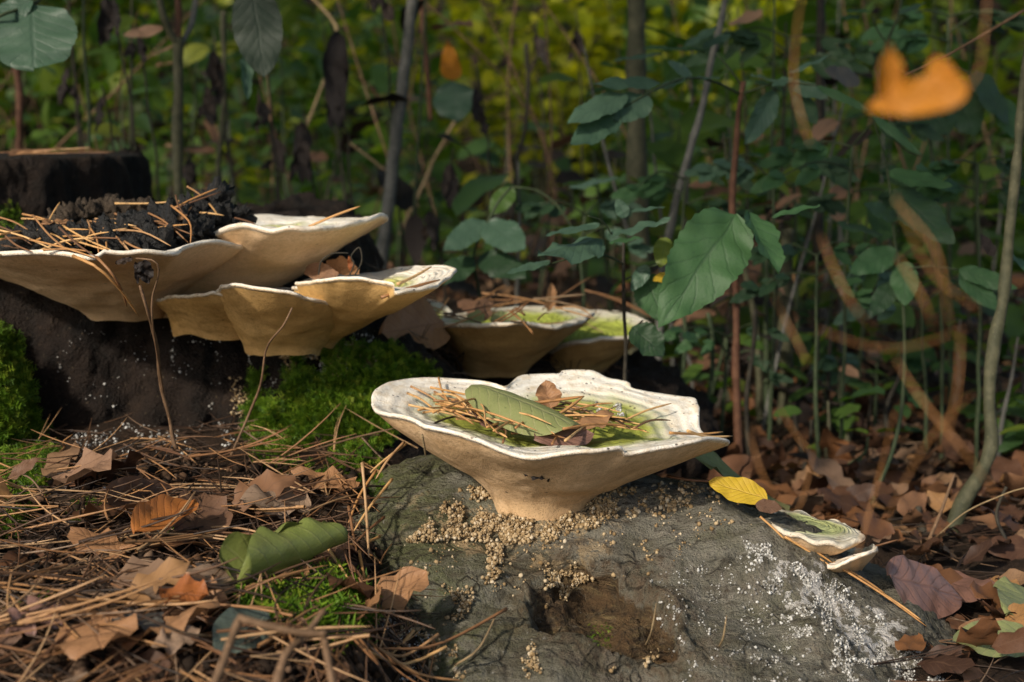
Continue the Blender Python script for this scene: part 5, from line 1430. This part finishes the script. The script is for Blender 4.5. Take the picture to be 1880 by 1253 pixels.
plant('sapling', 'dark broad-leaved sapling behind the hanging orange leaf', [
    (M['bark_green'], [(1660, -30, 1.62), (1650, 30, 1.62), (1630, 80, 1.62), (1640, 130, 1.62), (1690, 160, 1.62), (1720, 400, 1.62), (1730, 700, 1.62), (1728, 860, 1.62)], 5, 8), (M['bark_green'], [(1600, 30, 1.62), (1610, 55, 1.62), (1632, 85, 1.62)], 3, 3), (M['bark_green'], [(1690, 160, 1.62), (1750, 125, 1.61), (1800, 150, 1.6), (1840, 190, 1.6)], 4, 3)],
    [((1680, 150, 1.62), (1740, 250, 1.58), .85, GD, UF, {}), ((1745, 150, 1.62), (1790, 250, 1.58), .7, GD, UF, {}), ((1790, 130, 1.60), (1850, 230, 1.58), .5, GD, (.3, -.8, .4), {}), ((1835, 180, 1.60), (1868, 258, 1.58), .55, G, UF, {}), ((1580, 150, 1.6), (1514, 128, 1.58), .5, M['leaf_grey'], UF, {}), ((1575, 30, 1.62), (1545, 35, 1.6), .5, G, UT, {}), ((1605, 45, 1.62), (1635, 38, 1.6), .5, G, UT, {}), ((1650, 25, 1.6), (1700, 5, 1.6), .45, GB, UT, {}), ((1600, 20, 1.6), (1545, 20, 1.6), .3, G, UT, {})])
plant('sapling', 'low blue-green plant arching out between the rear fungi and the white-rimmed tip', [
    (M['bark_green'], [(938, 345, 1.62), (915, 370, 1.60), (895, 410, 1.6), (870, 470, 1.6), (880, 540, 1.62), (885, 600, 1.62)], 5, 7), (M['bark_green'], [(938, 345, 1.62), (985, 350, 1.62), (1020, 375, 1.62), (1050, 420, 1.62)], 4, 3)],
    [((895, 408, 1.6), (962, 460, 1.54), .55, GB, UF, {}), ((890, 405, 1.6), (815, 462, 1.56), .45, GB, UF, {}), ((880, 470, 1.6), (965, 508, 1.54), .45, GD, UF, {}), ((870, 475, 1.6), (800, 520, 1.56), .5, GD, UF, {}), ((1045, 345, 1.75), (1140, 325, 1.72), .35, GB, UT, {}), ((940, 345, 1.7), (900, 395, 1.68), .6, M['green_bg'], UF, {})])
for (pts, w0, w1, mt, lb) in [
    ([(772, -60, 2.3), (778, 60, 2.3), (786, 150, 2.3), (791, 222, 2.3)], 14, 8, 'bark_red', 'red-brown dead stick hanging down near the leaning grey sapling'),
]:
    put_tube('dead_stick', lb, pts, [stem_r(w0, 2.3), stem_r(w1, 2.3)], M[mt], 'stick', n=24)
for k, (pts, w0, w1, mt, lb) in enumerate([
    ([(1298, 575, 1.6), (1310, 640, 1.6), (1306, 700, 1.6), (1295, 770, 1.6), (1284, 900, 1.6)], 8, 10, 'bark_green', 'knobbly green stem just past the tip of the front fungus'),
    ([(1385, 570, 1.55), (1382, 640, 1.55), (1370, 760, 1.55), (1385, 930, 1.55)], 8, 12, 'bark_dark', 'dark stem with thorns between the reddish sapling and the dry stalks'),
    ([(1445, 420, 1.8), (1440, 600, 1.8), (1445, 700, 1.8), (1430, 900, 1.8)], 24, 28, 'bark_olive', 'shaded thick stem behind the dry stalks'),
    ([(1525, 600, 1.7), (1522, 700, 1.7), (1515, 850, 1.7)], 8, 8, 'bark_dark', 'short dark stem beneath the horizontal dry stalk'),
    ([(1445, 500, 1.9), (1440, 640, 1.9), (1448, 760, 1.9)], 8, 9, 'bark_grey', 'pale knobbly stem left of the dry stalks'),
    ([(1845, 895, 1.12), (1828, 945, 1.12), (1850, 1000, 1.11), (1858, 1050, 1.10)], 6, 10, 'bark_dark', 'crooked dark twig standing at the foot of the bent green stem'),
    ([(1685, 930, 1.25), (1690, 960, 1.24), (1702, 985, 1.23)], 12, 18, 'bark_dark', 'stubby dark twig left of the bent green stem'),
    ([(1755, 870, 1.15), (1720, 960, 1.12), (1680, 1050, 1.09), (1650, 1085, 1.08)], 5, 7, 'twig', 'brown twig leaning beside the bent green stem'),
    ([(1600, 720, 1.75), (1590, 800, 1.75), (1560, 900, 1.75)], 6, 8, 'bark_dark', 'thin dark stem in the leaf litter behind the small flat fungus'),
    ([(1490, 770, 1.6), (1480, 850, 1.6), (1455, 910, 1.58)], 6, 8, 'bark_dark', 'curved dark stem behind the yellow leaf'),
    ([(965, 80, 2.4), (970, 150, 2.4), (965, 230, 2.4), (948, 300, 2.4), (940, 420, 2.4)], 8, 9, 'bark_dark', 'dark wavy stem between the orange leaf and the olive sapling'),
    ([(560, -20, 2.5), (620, 60, 2.5), (590, 160, 2.5), (560, 240, 2.5), (530, 330, 2.5)], 5, 6, 'straw', 'straw coloured stem slanting behind the wilted leaves'),
    ([(30, 110, 2.2), (36, 200, 2.2), (34, 300, 2.2)], 14, 14, 'bark_red', 'reddish stem under the broad blue-green leaf'),
    ([(410, 20, 2.3), (412, 180, 2.3), (400, 320, 2.3), (395, 400, 2.3)], 10, 10, 'bark_olive', 'shaded stem right of the forked sapling'),
    ([(860, 180, 2.5), (800, 290, 2.5), (735, 430, 2.5)], 6, 7, 'straw', 'pale stem slanting down to the white-rimmed tip'),
    ([(640, 260, 2.3), (715, 320, 2.3), (770, 380, 2.3)], 5, 6, 'straw', 'pale dead stem crossing behind the leaning grey sapling'),
    ([(1505, -40, 2.0), (1507, 120, 2.0), (1503, 320, 2.0), (1500, 480, 2.0)], 16, 20, 'bark_dark', 'dark trunk-like stem behind the blurred brown stalk'),
    ([(1880, 20, 1.3), (1790, 75, 1.3), (1715, 115, 1.3), (1660, 140, 1.3)], 6, 4, 'twig', 'grey twig reaching in from the edge above the hanging orange leaf'),
    ([(1885, 895, 1.05), (1800, 925, 1.08), (1700, 1000, 1.12)], 3, 3, 'straw', 'pale thin straw crossing the bent green stem near the ground')]):
    P = [at(*p) for p in pts]
    put_tube('bare_stem', lb, [Vector(p) for p in P], [stem_r(w0, pts[0][2]), stem_r(w1, pts[0][2])], M[mt], 'stem', 'bare stems of the undergrowth', n=24, wob=.0015, seed=k * 9)

# hanging dead twigs in front of the dark stump
tw = tag(empty('hanging_dead_plant', at(268, 480, 1.0)), 'thin withered plant with a shrivelled leaf hanging over the broad fungus', 'dead plant')
og = at(268, 480, 1.0)
put_tube('stem', None, [(258, 522, .985), (272, 570, .99), (285, 640, 1.02), (300, 720, 1.05), (315, 800, 1.06), (326, 852, 1.06)], [.0011, .0016], M['twig'], parent=tw, org=og, n=30, wob=.002)
put_tube('branch', None, [(250, 475, .98), (285, 480, .975), (291, 505, .98), (280, 545, .985), (281, 600, .995), (300, 720, 1.05)], [.0006, .0009], M['twig'], parent=tw, org=og, n=26)
put_leaf('leaf', None, (262, 478, .975), (272, 522, .98), M['leaf_wilt'], .62, up=(.2, -1, .1), parent=tw, org=og, crinkle=.09, wave=.15)
put_leaf('leaf', None, (250, 480, .975), (253, 522, .98), M['leaf_wilt'], .25, up=(.2, -1, .1), parent=tw, org=og, crinkle=.09)
put_leaf('leaf', None, (244, 474, .978), (210, 484, .98), M['leaf_wilt'], .35, up=(.2, -1, .3), parent=tw, org=og, crinkle=.12, wave=.2)
put_tube('dead_twig', 'thin brown twig rising in front of the mossy shoulder', [(535, 566, 1.03), (520, 600, 1.03), (490, 640, 1.05), (478, 700, 1.06), (460, 760, 1.07), (425, 835, 1.06)], [.0007, .0011], M['twig'], 'twig', n=30, wob=.001)
put_tube('dead_twig', 'curled withered tendril between the white-rimmed and ochre fungi', [(642, 505, 1.10), (650, 485, 1.1), (645, 470, 1.1), (660, 455, 1.1), (664, 480, 1.1), (652, 505, 1.1)], [.0006, .0006], M['bark_dark'], 'twig', n=36)
put_tube('dead_twig', 'arched withered tendril beside the curled one above the ochre fungus', [(585, 505, 1.10), (590, 480, 1.10), (610, 466, 1.10), (640, 465, 1.10)], [.0006, .0005], M['bark_dark'], 'twig', n=24)
for k, (A, B_, mtn) in enumerate([((560, 492, 1.16), (620, 505, 1.12), 'leaf_brown'), ((600, 480, 1.17), (660, 500, 1.13), 'leaf_copper'), ((645, 500, 1.11), (640, 470, 1.11), 'leaf_rust')]):
    put_leaf('dead_leaf', ['brown leaf tucked behind the ochre fungus', 'copper leaf strip between the two withered tendrils', 'small rusty leaf caught on the withered tendril'][k], A, B_, M[mtn], .3, up=UF, roll=30, crinkle=.05)
for k, (A, B_, mtn) in enumerate([(z1(240, 590, 1.06), z1(420, 580, 1.08), 'leaf_copper'), (z1(800, 600, 1.09), z1(1080, 560, 1.10), 'leaf_copper'), (z1(0, 720, 1.04), z1(110, 740, 1.06), 'leaf_brown')]):
    put_leaf('dead_leaf', ['small rusty curled leaf at the left of the black crumbs', 'pinkish shredded leaf among the black crumbs', 'dark brown leaf on the broad fungus at the picture edge'][k], A, B_, M[mtn], .3, up=UT, roll=40, crinkle=.06)

# wilted leaves hanging in the undergrowth
WL = ['blackish longest wilted leaves, left of the leaning grey sapling', 'blackish wilted leaves just above the white-rimmed fungus', 'blackish wilted leaves under the dark hanging leaf', 'blackish lower wilted leaves left of the white-rimmed fungus', 'blackish dark wilted leaves right of the small orange leaf', 'blackish wilted leaves low down right of the leaning grey sapling', 'blackish wilted leaves left of the forked sapling at the top edge', 'blackish wilted leaves right of the forked sapling', 'blackish wilted leaves at the top edge by the leaning grey sapling', 'blackish dark wilted leaf just right of the white-rimmed tip', 'blackish wilted leaves beside the forked sapling fork', 'blackish wilted leaves just above the sawn block edge', 'blackish wilted leaves left of the olive stem at the top', 'blackish wilted leaves at the top edge by the dark hanging leaf', 'blackish wilted leaves low down beside the forked sapling', 'blackish wilted leaves halfway up right of the forked sapling', 'blackish wilted leaves between the wavy dark stem and the olive stem', 'blackish wilted leaves under the broad blue-green leaf']
for k, (x, y0, y1, Y) in enumerate([(612, 70, 275, 2.0), (555, 230, 350, 2.0), (480, 185, 255, 2.0), (500, 265, 345, 2.1), (880, 150, 275, 2.2), (828, 295, 395, 2.1), (205, -10, 100, 1.9), (395, 90, 200, 2.2), (700, -20, 42, 2.1), (787, 385, 465, 2.0), (250, 60, 125, 2.0), (190, 175, 245, 2.0), (1055, 45, 120, 2.6), (470, -20, 25, 2.0), (345, 290, 350, 2.2), (380, 160, 240, 2.4), (985, 60, 150, 2.6), (130, 140, 200, 2.3)]):
    c = at(x, y0 - 25, Y)
    root = tag(empty('wilted_plant', c), WL[k], 'dead plant', 'wilted drooping plants')
    gz = float(ground_z(np.array([c.x]), np.array([c.y]))[0])
    put_tube('stem', None, [Vector((c.x + random.uniform(-.03, .03), c.y + .03, gz)), Vector((c.x + .02, c.y + .02, (c.z + gz) / 2)), Vector((c.x, c.y, c.z))], [.0028, .0012], M['bark_dark'], parent=root, org=c, n=20, wob=.006, seed=k)
    for j in range(4):
        dx = random.uniform(-14, 14)
        put_leaf('leaf', None, (x + dx * .4, y0 + random.uniform(-20, 20) + (y1 - y0) * j * .15, Y), (x + dx * 1.6, y0 + (y1 - y0) * random.uniform(.5, 1.0), Y - random.uniform(0, .04)), M['leaf_wilt'], random.uniform(.2, .42), up=(random.gauss(0, .5), -1, random.gauss(0, .3)), parent=root, org=c, roll=random.choice([30, 55, -40]), crinkle=.07, wave=.12, nu=12, nv=6)
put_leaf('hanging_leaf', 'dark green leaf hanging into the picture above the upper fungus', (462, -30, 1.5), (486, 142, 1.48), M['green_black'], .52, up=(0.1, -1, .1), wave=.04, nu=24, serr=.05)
put_leaf('hanging_leaf', 'curled pale green leaf end below the dark hanging leaf', (450, 100, 1.52), (455, 185, 1.5), M['green_blue'], .30, up=(.6, -.8, 0), roll=50, crinkle=.05)
put_leaf('hanging_leaf', 'small orange leaf dangling between the grey and olive saplings', (822, 74, 2.2), (830, 148, 2.18), M['leaf_orange'], .5, up=(0.2, -1, .1), a=.9, b=.35, wave=.06)
put_leaf('hanging_leaf', 'broad shaded leaf below the small orange leaf', (832, 150, 2.3), (838, 225, 2.26), GB, .9, up=(0, -1, .3))

# ------------------------------------------------------------------ blurred things close to the camera
og = at(1592, 198, .38)
ol = tag(empty('hanging_leaf', og), 'large orange leaf dangling close to the camera', 'leaf')
put_leaf('blade', None, (1590, 200, .375), (1778, 160, .368), M['leaf_orange'], .40, up=(-.05, -.95, .3), parent=ol, org=og, roll=12, fold=.2, wave=.06, a=.75, b=.4, nu=30)
put_leaf('lobe', None, (1632, 185, .374), (1633, 80, .374), M['leaf_orange'], .52, up=(.3, -1, .2), parent=ol, org=og, fold=.3, a=.5, b=.9)
put_leaf('lobe', None, (1738, 170, .370), (1716, 104, .372), M['leaf_orange'], .75, up=(-.3, -1, .2), parent=ol, org=og, fold=.2, a=.5, b=.7)
put_tube('stalk', None, [(1778, 160, .368), (1800, 120, .37), (1815, -30, .375)], [.0002, .0002], M['stalk'], parent=ol, org=og, n=14)
GS = 'dry stalks close to the camera'
for k, (pts, wpx, lb) in enumerate([
    ([(1484, -40, 0.397), (1488, 120, 0.397), (1492, 265, 0.397)], 15, 'upright blurred brown stalk at the top of the picture'),
    ([(1505, 430, 0.384), (1560, 520, 0.384), (1612, 620, 0.384)], 14, 'slanting dry stalk left of the orange-brown bunch'),
    ([(1640, 360, 0.371), (1690, 470, 0.371), (1745, 605, 0.371)], 16, 'thick dry stalk in the orange-brown bunch'),
    ([(1650, 370, 0.371), (1715, 500, 0.371), (1790, 575, 0.371)], 12, 'dry stalk bending away over the orange-brown bunch'),
    ([(1660, 480, 0.371), (1690, 540, 0.371), (1720, 600, 0.371)], 16, 'short dry stalk at the foot of the orange-brown bunch'),
    ([(1500, 606, 0.384), (1640, 604, 0.378), (1775, 606, 0.371)], 9, 'thin dry stalk lying level under the orange-brown bunch'),
    ([(1772, 600, 0.371), (1768, 700, 0.371), (1742, 830, 0.371)], 14, 'pale upright dry stalk joining the level stalk'),
    ([(1645, 660, 0.384), (1720, 780, 0.384), (1830, 915, 0.384)], 15, 'long dry stalk slanting down to the bent green stem'),
    ([(1425, 555, 0.410), (1455, 610, 0.410), (1482, 665, 0.410)], 14, 'short dry stalk left of the level stalk'),
    ([(1375, 800, 0.448), (1410, 880, 0.448), (1455, 950, 0.448)], 14, 'reddish dry stalk slanting behind the front fungus tip'),
    ([(1430, 750, 0.448), (1455, 790, 0.448), (1485, 825, 0.448)], 13, 'short dry stalk above the yellow leaf'),
    ([(1645, 760, 0.461), (1610, 880, 0.461), (1570, 1050, 0.461)], 13, 'dry stalk leaning over the small flat fungus'),
    ([(1490, 830, 0.480), (1470, 900, 0.480), (1450, 940, 0.480)], 12, 'dry stalk rising behind the yellow leaf'),
    ([(1780, 730, 0.397), (1700, 850, 0.410), (1610, 980, 0.422)], 10, 'dry stalk crossing behind the long slanting one')]):
    P = [at(*p) for p in pts]
    r0 = stem_r(wpx, pts[0][2]) * 0.24
    P[1] = P[1] + Vector((random.uniform(-.004, .004), random.uniform(-.01, .01), random.uniform(-.004, .004)))
    put_tube('dry_stalk', lb, P, [r0 * .45, r0 * .9, r0 * 1.1, r0 * .9, r0 * .4], M['stalk'], 'stalk', GS, n=18, wob=.002, seed=k)
twg = tag(empty('bent_twig', at(385, 1300, .58)), 'bent brown twig sticking up at the bottom edge of the picture', 'twig')
ot = at(385, 1300, .58)
put_tube('main_shoot', None, [(370, 1300, .57), (405, 1225, .58), (440, 1141, .60), (450, 1137, .60), (520, 1155, .60), (597, 1167, .60)], [.0020, .0016], M['twig'], parent=twg, org=ot, n=40, sides=10, wob=.001)
put_tube('side_shoot', None, [(592, 1160, .60), (600, 1200, .60), (612, 1270, .59)], [.0019, .0016], M['twig'], parent=twg, org=ot, n=20, sides=10, wob=.001)
put_tube('side_shoot', None, [(595, 1120, .62), (560, 1165, .61), (525, 1200, .60), (508, 1270, .59)], [.0013, .0023], M['twig'], parent=twg, org=ot, n=24, sides=10, wob=.0015)

# ------------------------------------------------------------------ undergrowth saplings behind
bl = [mesh('leaf', *leaf_shape(L=1, Wd=wd, nu=8, nv=4, a=.5, b=.75, roll=rl, curl=cu, fold=fo, serr=.08, ns=9, wave=.04, seed=700 + k)[:2], M['green_bg'], uv=leaf_shape(L=1, Wd=wd, nu=8, nv=4, seed=1)[2]) for k, (wd, rl, cu, fo) in enumerate([(.55, .4, -.5, .1), (.78, -.3, -.3, .2), (.34, .5, -.7, .1), (.88, .2, -.2, .15), (.6, -.5, -.9, .1), (.40, .3, -.4, .3)])]
bl_dead = []
for m_ in bl[:3]:
    for mt_ in ('leaf_brown', 'leaf_wilt'):
        c_ = m_.copy(); c_.materials.clear(); c_.materials.append(M[mt_]); bl_dead.append(c_)
bs = 0
UNDER = []
def under_sapling(X, Y, hgt, nl, ls, lean=0.06):
    global bs
    bs += 1
    gz = float(ground_z(np.array([X]), np.array([Y]))[0])
    root = tag(empty('undergrowth_sapling', (X, Y, gz)), 'leafy green sapling in the undergrowth', 'sapling', 'undergrowth saplings')
    UNDER.append((root, hgt))
    lx, ly = random.gauss(0, lean) * hgt, random.gauss(0, lean) * hgt
    path = [Vector((0, 0, -.01)), Vector((lx * .3 + random.gauss(0, .01), ly * .3, hgt * .35)), Vector((lx * .7, ly * .7, hgt * .7)), Vector((lx, ly, hgt))]
    C = catmull(path, 16)
    V, Fc = tube(C, np.linspace(random.uniform(.003, .006), .0012, 16), 6)
    obj('stem', mesh('stem', V, Fc, M[random.choice(['bark_olive', 'bark_green', 'bark_grey', 'bark_dark'])]), root)
    for j in range(nl):
        t = 0.22 + 0.78 * (j + .5) / nl
        p = Vector(C[min(15, int(t * 15))])
        az = j * 2.4 + random.uniform(-.5, .5)
        d = Vector((math.cos(az), math.sin(az), random.gauss(0.05, .35)))
        s = ls * random.uniform(.65, 1.2)
        obj('leaf', (bl_dead if bs % 5 == 2 or random.random() < .06 else bl)[random.randrange(6)], root, mtx=xf(p + d * random.uniform(.01, .035), d, (random.gauss(0, .25), random.gauss(-.25, .3), 1), 0, s))
for k in range(46):
    Y = 2.15 + 2.3 * (k / 46) ** 1.2 + random.uniform(-.1, .1)
    X = random.uniform(-0.43, 0.43) * Y * 0.9
    under_sapling(X, Y, random.uniform(.30, .42) if abs(X / Y - .018) < .055 else random.uniform(.35, .8), random.randint(8, 14), random.uniform(.045, .115))
for k in range(20):
    Y = random.uniform(1.7, 2.6); X = random.uniform(.10, .42) * Y
    under_sapling(X, Y, random.uniform(.26, .55), random.randint(9, 13), random.uniform(.05, .085), .12)
for k in range(44):
    Y = random.uniform(1.45, 2.5); X = random.uniform(.10, .40) * Y
    under_sapling(X, Y, random.uniform(.06, .17), random.randint(6, 10), random.uniform(.03, .055), .15)

ORD = ['nearest', 'second nearest', 'third nearest', 'fourth nearest', 'fifth nearest', 'sixth nearest', 'seventh nearest', 'eighth nearest', 'ninth nearest', 'tenth nearest', 'eleventh nearest', 'twelfth nearest']
MARK = [(130, 'above the sawn block'), (330, 'behind the forked sapling'), (560, 'behind the wilted drooping leaves'), (740, 'behind the leaning grey sapling'), (950, 'behind the rear fungi'), (1170, 'behind the thick olive stem'), (1350, 'behind the reddish stemmed sapling'), (1520, 'behind the dry stalks'), (1690, 'behind the hanging orange leaf'), (1860, 'behind the bent green stem')]
cell = {}
for r_, h_ in UNDER:
    x_ = proj(np.array([r_.location]))[0][0]
    mk = min(MARK, key=lambda m_: abs(m_[0] - x_))[1]
    cell.setdefault((h_ < .25, mk), []).append(r_)
for (low, mk), rs_ in cell.items():
    for i_, r_ in enumerate(sorted(rs_, key=lambda o_: o_.location.y)):
        r_['label'] = ORD[min(i_, 11)] + (' low green seedling ' if low else ' tall blurred green sapling ') + mk

tv, tf, tk = [], [], 0
rs_ = np.random.default_rng(91)
for k in range(75):
    Y_ = rs_.uniform(2.3, 5.5); X_ = rs_.uniform(-.42, .42) * Y_
    p0 = np.array([X_, Y_, float(ground_z(np.array([X_]), np.array([Y_]))[0])]); ln = rs_.uniform(.3, 1.0)
    d_ = np.array([rs_.normal(0, .45), rs_.normal(0, .3), 1.0]); d_ /= np.linalg.norm(d_)
    p0[2] += rs_.uniform(0, .25)
    V, Fc = tube(catmull([p0, p0 + d_ * ln * .5 + rs_.normal(0, .04, 3), p0 + d_ * ln + rs_.normal(0, .06, 3)], 8), np.linspace(.003, .001, 8), 4, cap=False)
    tv.append(V); tf.append(np.array(Fc) + tk); tk += len(V)
tag(obj('undergrowth_twigs', mesh('undergrowth_twigs', np.concatenate(tv), np.concatenate(tf), M['twig'])), 'tangle of thin bare twigs through the out-of-focus undergrowth', 'twigs', kind='stuff')

# far undergrowth and woodland: one mass
def leaf_mass(name, label, n, xr, yr, zf, size, mat, seed, clumps=60, spread=0.35, gap=None):
    rs = np.random.default_rng(seed)
    tm = [leaf_shape(L=1, Wd=(.62, .34, .85, .5)[k], nu=6, nv=2, a=(.5, .8, .4, .6)[k], b=(.7, .9, .5, 1.1)[k], roll=.5, curl=-.5, fold=.15, oak=(0, 0, .4, 0)[k], seed=seed + k) for k in range(4)]
    parts = []
    cy = rs.uniform(*yr, clumps); cx = rs.uniform(*xr, clumps) * cy; cz = zf(cy, rs.random(clumps))
    for k in range(4):
        m = n // 4
        i = rs.integers(0, clumps, m)
        X = cx[i] + rs.normal(0, spread, m); Y = cy[i] + rs.normal(0, spread, m); Z = cz[i] + rs.normal(0, spread * .7, m)
        g = ground_z(X, Y); ok = (Z > g) & (Y > yr[0] - .2)
        if gap: ok &= ~((np.abs(X / Y - gap[0]) < gap[1]) & ((Z - CZ) / Y > gap[2]))
        X, Y, Z = X[ok], Y[ok], Z[ok]
        parts.append(batch(name, tm[k], rot_mats(len(X), tilt=.55), np.stack([X, Y, Z], 1), None, rs.uniform(*size, len(X))))
    V, Fc, U, var = join_batches(parts)
    return tag(obj(name, mesh(name, V, Fc, mat, uv=U, attrs={'var': var})), label, 'undergrowth', kind='stuff')
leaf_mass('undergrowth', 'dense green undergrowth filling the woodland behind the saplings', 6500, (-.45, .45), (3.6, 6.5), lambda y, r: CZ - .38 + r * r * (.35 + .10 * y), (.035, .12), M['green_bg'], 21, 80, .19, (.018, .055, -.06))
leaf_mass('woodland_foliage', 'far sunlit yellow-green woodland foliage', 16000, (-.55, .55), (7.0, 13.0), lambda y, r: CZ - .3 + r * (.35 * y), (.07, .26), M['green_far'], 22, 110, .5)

M['green_sun_tint'] = leaf_mat('sun_tinted_yellow_green_leaf', [(0, (0.14, 0.19, 0.014)), (0.5, (0.30, 0.33, 0.016)), (1, (0.46, 0.44, 0.03))], (0.15, 0.18, 0.03), 0.5, 0.5, (1.7, 1.6, 0.4), 6, 0.15, lite=True)  # sunlit brightness is put into this leaf colour for the bright far patches
def bush(X, Y, zc, r, n, lb, seed):
    rs = np.random.default_rng(seed)
    gz = float(ground_z(np.array([X]), np.array([Y]))[0])
    root = tag(empty('sun_tinted_bush', (X, Y, gz)), lb, 'bush', 'far bushes with sunlight in their leaf colour')
    for j in range(4):
        tip = np.array([rs.normal(0, r * .5), rs.normal(0, r * .3), CZ + zc + r * .6 - gz])
        V, Fc = tube(catmull([(0, 0, -.02), tuple(tip * .5 + rs.normal(0, .05, 3)), tuple(tip)], 10), np.linspace(.012, .004, 10), 6)
        obj('stem', mesh('stem', V, Fc, M['bark_olive']), root)
    d = rs.normal(0, 1, (n, 3)); d /= np.linalg.norm(d, axis=1)[:, None]
    P = d * (r * rs.random(n) ** .45)[:, None] + np.array([0, 0, CZ + zc - gz]) + .12 * r * rs.normal(0, 1, (n, 3))
    v_, f_, u_, a_ = batch('crown', leaf_shape(L=1, Wd=.66, nu=4, nv=2, a=.5, b=.7, roll=.5, curl=-.5, fold=.15, seed=seed), rot_mats(n, tilt=.5), P, None, rs.uniform(.06, .13, n))
    tag(obj('crown', mesh('crown', v_, f_, M['green_sun_tint'], uv=u_, attrs={'var': a_}), root), kind='stuff')
bush(0.12, 6.6, .15, .55, 420, 'bush with sun-brightened yellow-green leaf colour far behind, left of the olive stem', 81)
bush(0.45, 7.0, .45, .5, 330, 'bush with sun-brightened yellow-green leaf colour far behind, at the olive stem', 82)
bush(1.05, 6.8, .35, .45, 300, 'bush with sun-brightened yellow-green leaf colour far behind the reddish sapling', 83)
bush(-.55, 7.0, .6, .5, 240, 'bush with sun-brightened yellow-green leaf colour far behind the leaning grey sapling', 84)

# ------------------------------------------------------------------ unseen trees added outside the view so their crowns shade the undergrowth
CR = [leaf_shape(L=1, Wd=.6, nu=2, nv=2, a=.5, b=.6, roll=.5, curl=-.4, seed=k) for k in range(3)]
def tree(X, Y, hgt, crown, lb, seed, nleaf=2600, ls=.11):
    rs = np.random.default_rng(seed)
    gz = float(ground_z(np.array([X]), np.array([Y]))[0])
    root = tag(empty('added_shade_tree', (X, Y, gz)), lb, 'tree', 'unseen trees added for shade')
    cc = np.array([c_[:3] for c_ in crown])
    top = np.array([cc[:, 0].mean() * .5 + X * .5, cc[:, 1].mean() * .5 + Y * .5, hgt])
    V, Fc = tube(catmull([(X, Y, gz - .05), (X + .03, Y - .02, (gz + hgt) * .5), tuple(top)], 18) - np.array([X, Y, gz]), np.linspace(.06, .02, 18), 12)
    tr = obj('trunk', mesh('trunk', V, Fc, M['bark_olive']), root)
    for c_ in cc:
        V, Fc = tube(catmull([(X, Y, gz + (hgt - gz) * .55), tuple((np.array([X, Y, hgt]) + c_) / 2), tuple(c_)], 12) - np.array([X, Y, gz]), np.linspace(.03, .008, 12), 8)
        obj('limb', mesh('limb', V, Fc, M['bark_olive']), root)
    parts = []
    for k in range(3):
        m = nleaf // 3
        i = rs.integers(0, len(crown), m)
        rad = np.array([c_[3] for c_ in crown])[i]
        d = rs.normal(0, 1, (m, 3)); d /= np.linalg.norm(d, axis=1)[:, None]
        P = cc[i] + d * (rad * rs.random(m) ** .4)[:, None] * np.array([1, 1, .45])
        parts.append(batch('crown', CR[k], rot_mats(m, tilt=.4), P - np.array([X, Y, gz]), None, rs.uniform(ls * .7, ls * 1.4, m)))
    V, Fc, U, var = join_batches(parts)
    tag(obj('crown', mesh('crown', V, Fc, M['green_far'], uv=U, attrs={'var': var}), root), kind='stuff')
tree(-2.6, 3.0, 2.4, [(-2.2, 2.6, 2.0, .9), (-1.3, 2.0, 1.75, .8), (-.5, 2.2, 1.8, .8), (-1.4, 3.2, 1.9, .9), (-.6, 3.4, 1.9, .8), (-2.2, 3.8, 2.1, .9)], 'added unseen tree to the side, its crown shading the undergrowth behind the stump', 61)
tree(2.4, 3.2, 2.4, [(1.9, 2.8, 2.0, .9), (1.0, 2.2, 1.8, .8), (.3, 2.6, 1.8, .8), (1.0, 3.4, 1.9, .9), (.3, 3.8, 1.9, .8), (2.1, 4.0, 2.1, .9)], 'added unseen tree on the other side, its crown shading the undergrowth behind the root', 62)
tree(-3.2, 5.5, 2.6, [(-2.6, 5.0, 2.2, 1.0), (-1.6, 4.8, 2.2, .9)], 'added unseen shade tree farther back outside the frame beyond the stump', 63, 1100, .14)
tree(3.2, 5.6, 2.6, [(2.6, 5.0, 2.2, 1.1), (1.5, 5.4, 2.2, .8)], 'added unseen shade tree farther back outside the frame beyond the root', 64, 1100, .14)

tree(1.3, 0.5, 2.0, [(-.62, .12, 1.6, .38), (-.15, .65, 1.65, .5), (-1.0, .62, 1.65, .46), (-1.6, .55, 1.7, .45), (.3, .35, 1.65, .5), (.8, .5, 1.8, .5), (-.5, 1.1, 1.65, .5), (.3, 1.2, 1.65, .5)], 'added unseen tree leaning over from the side, its leaves shading the plants behind the front fungus', 65, 3000, .085)  # added out of view: shades the right-hand plants, leaves the front fungus sunlit
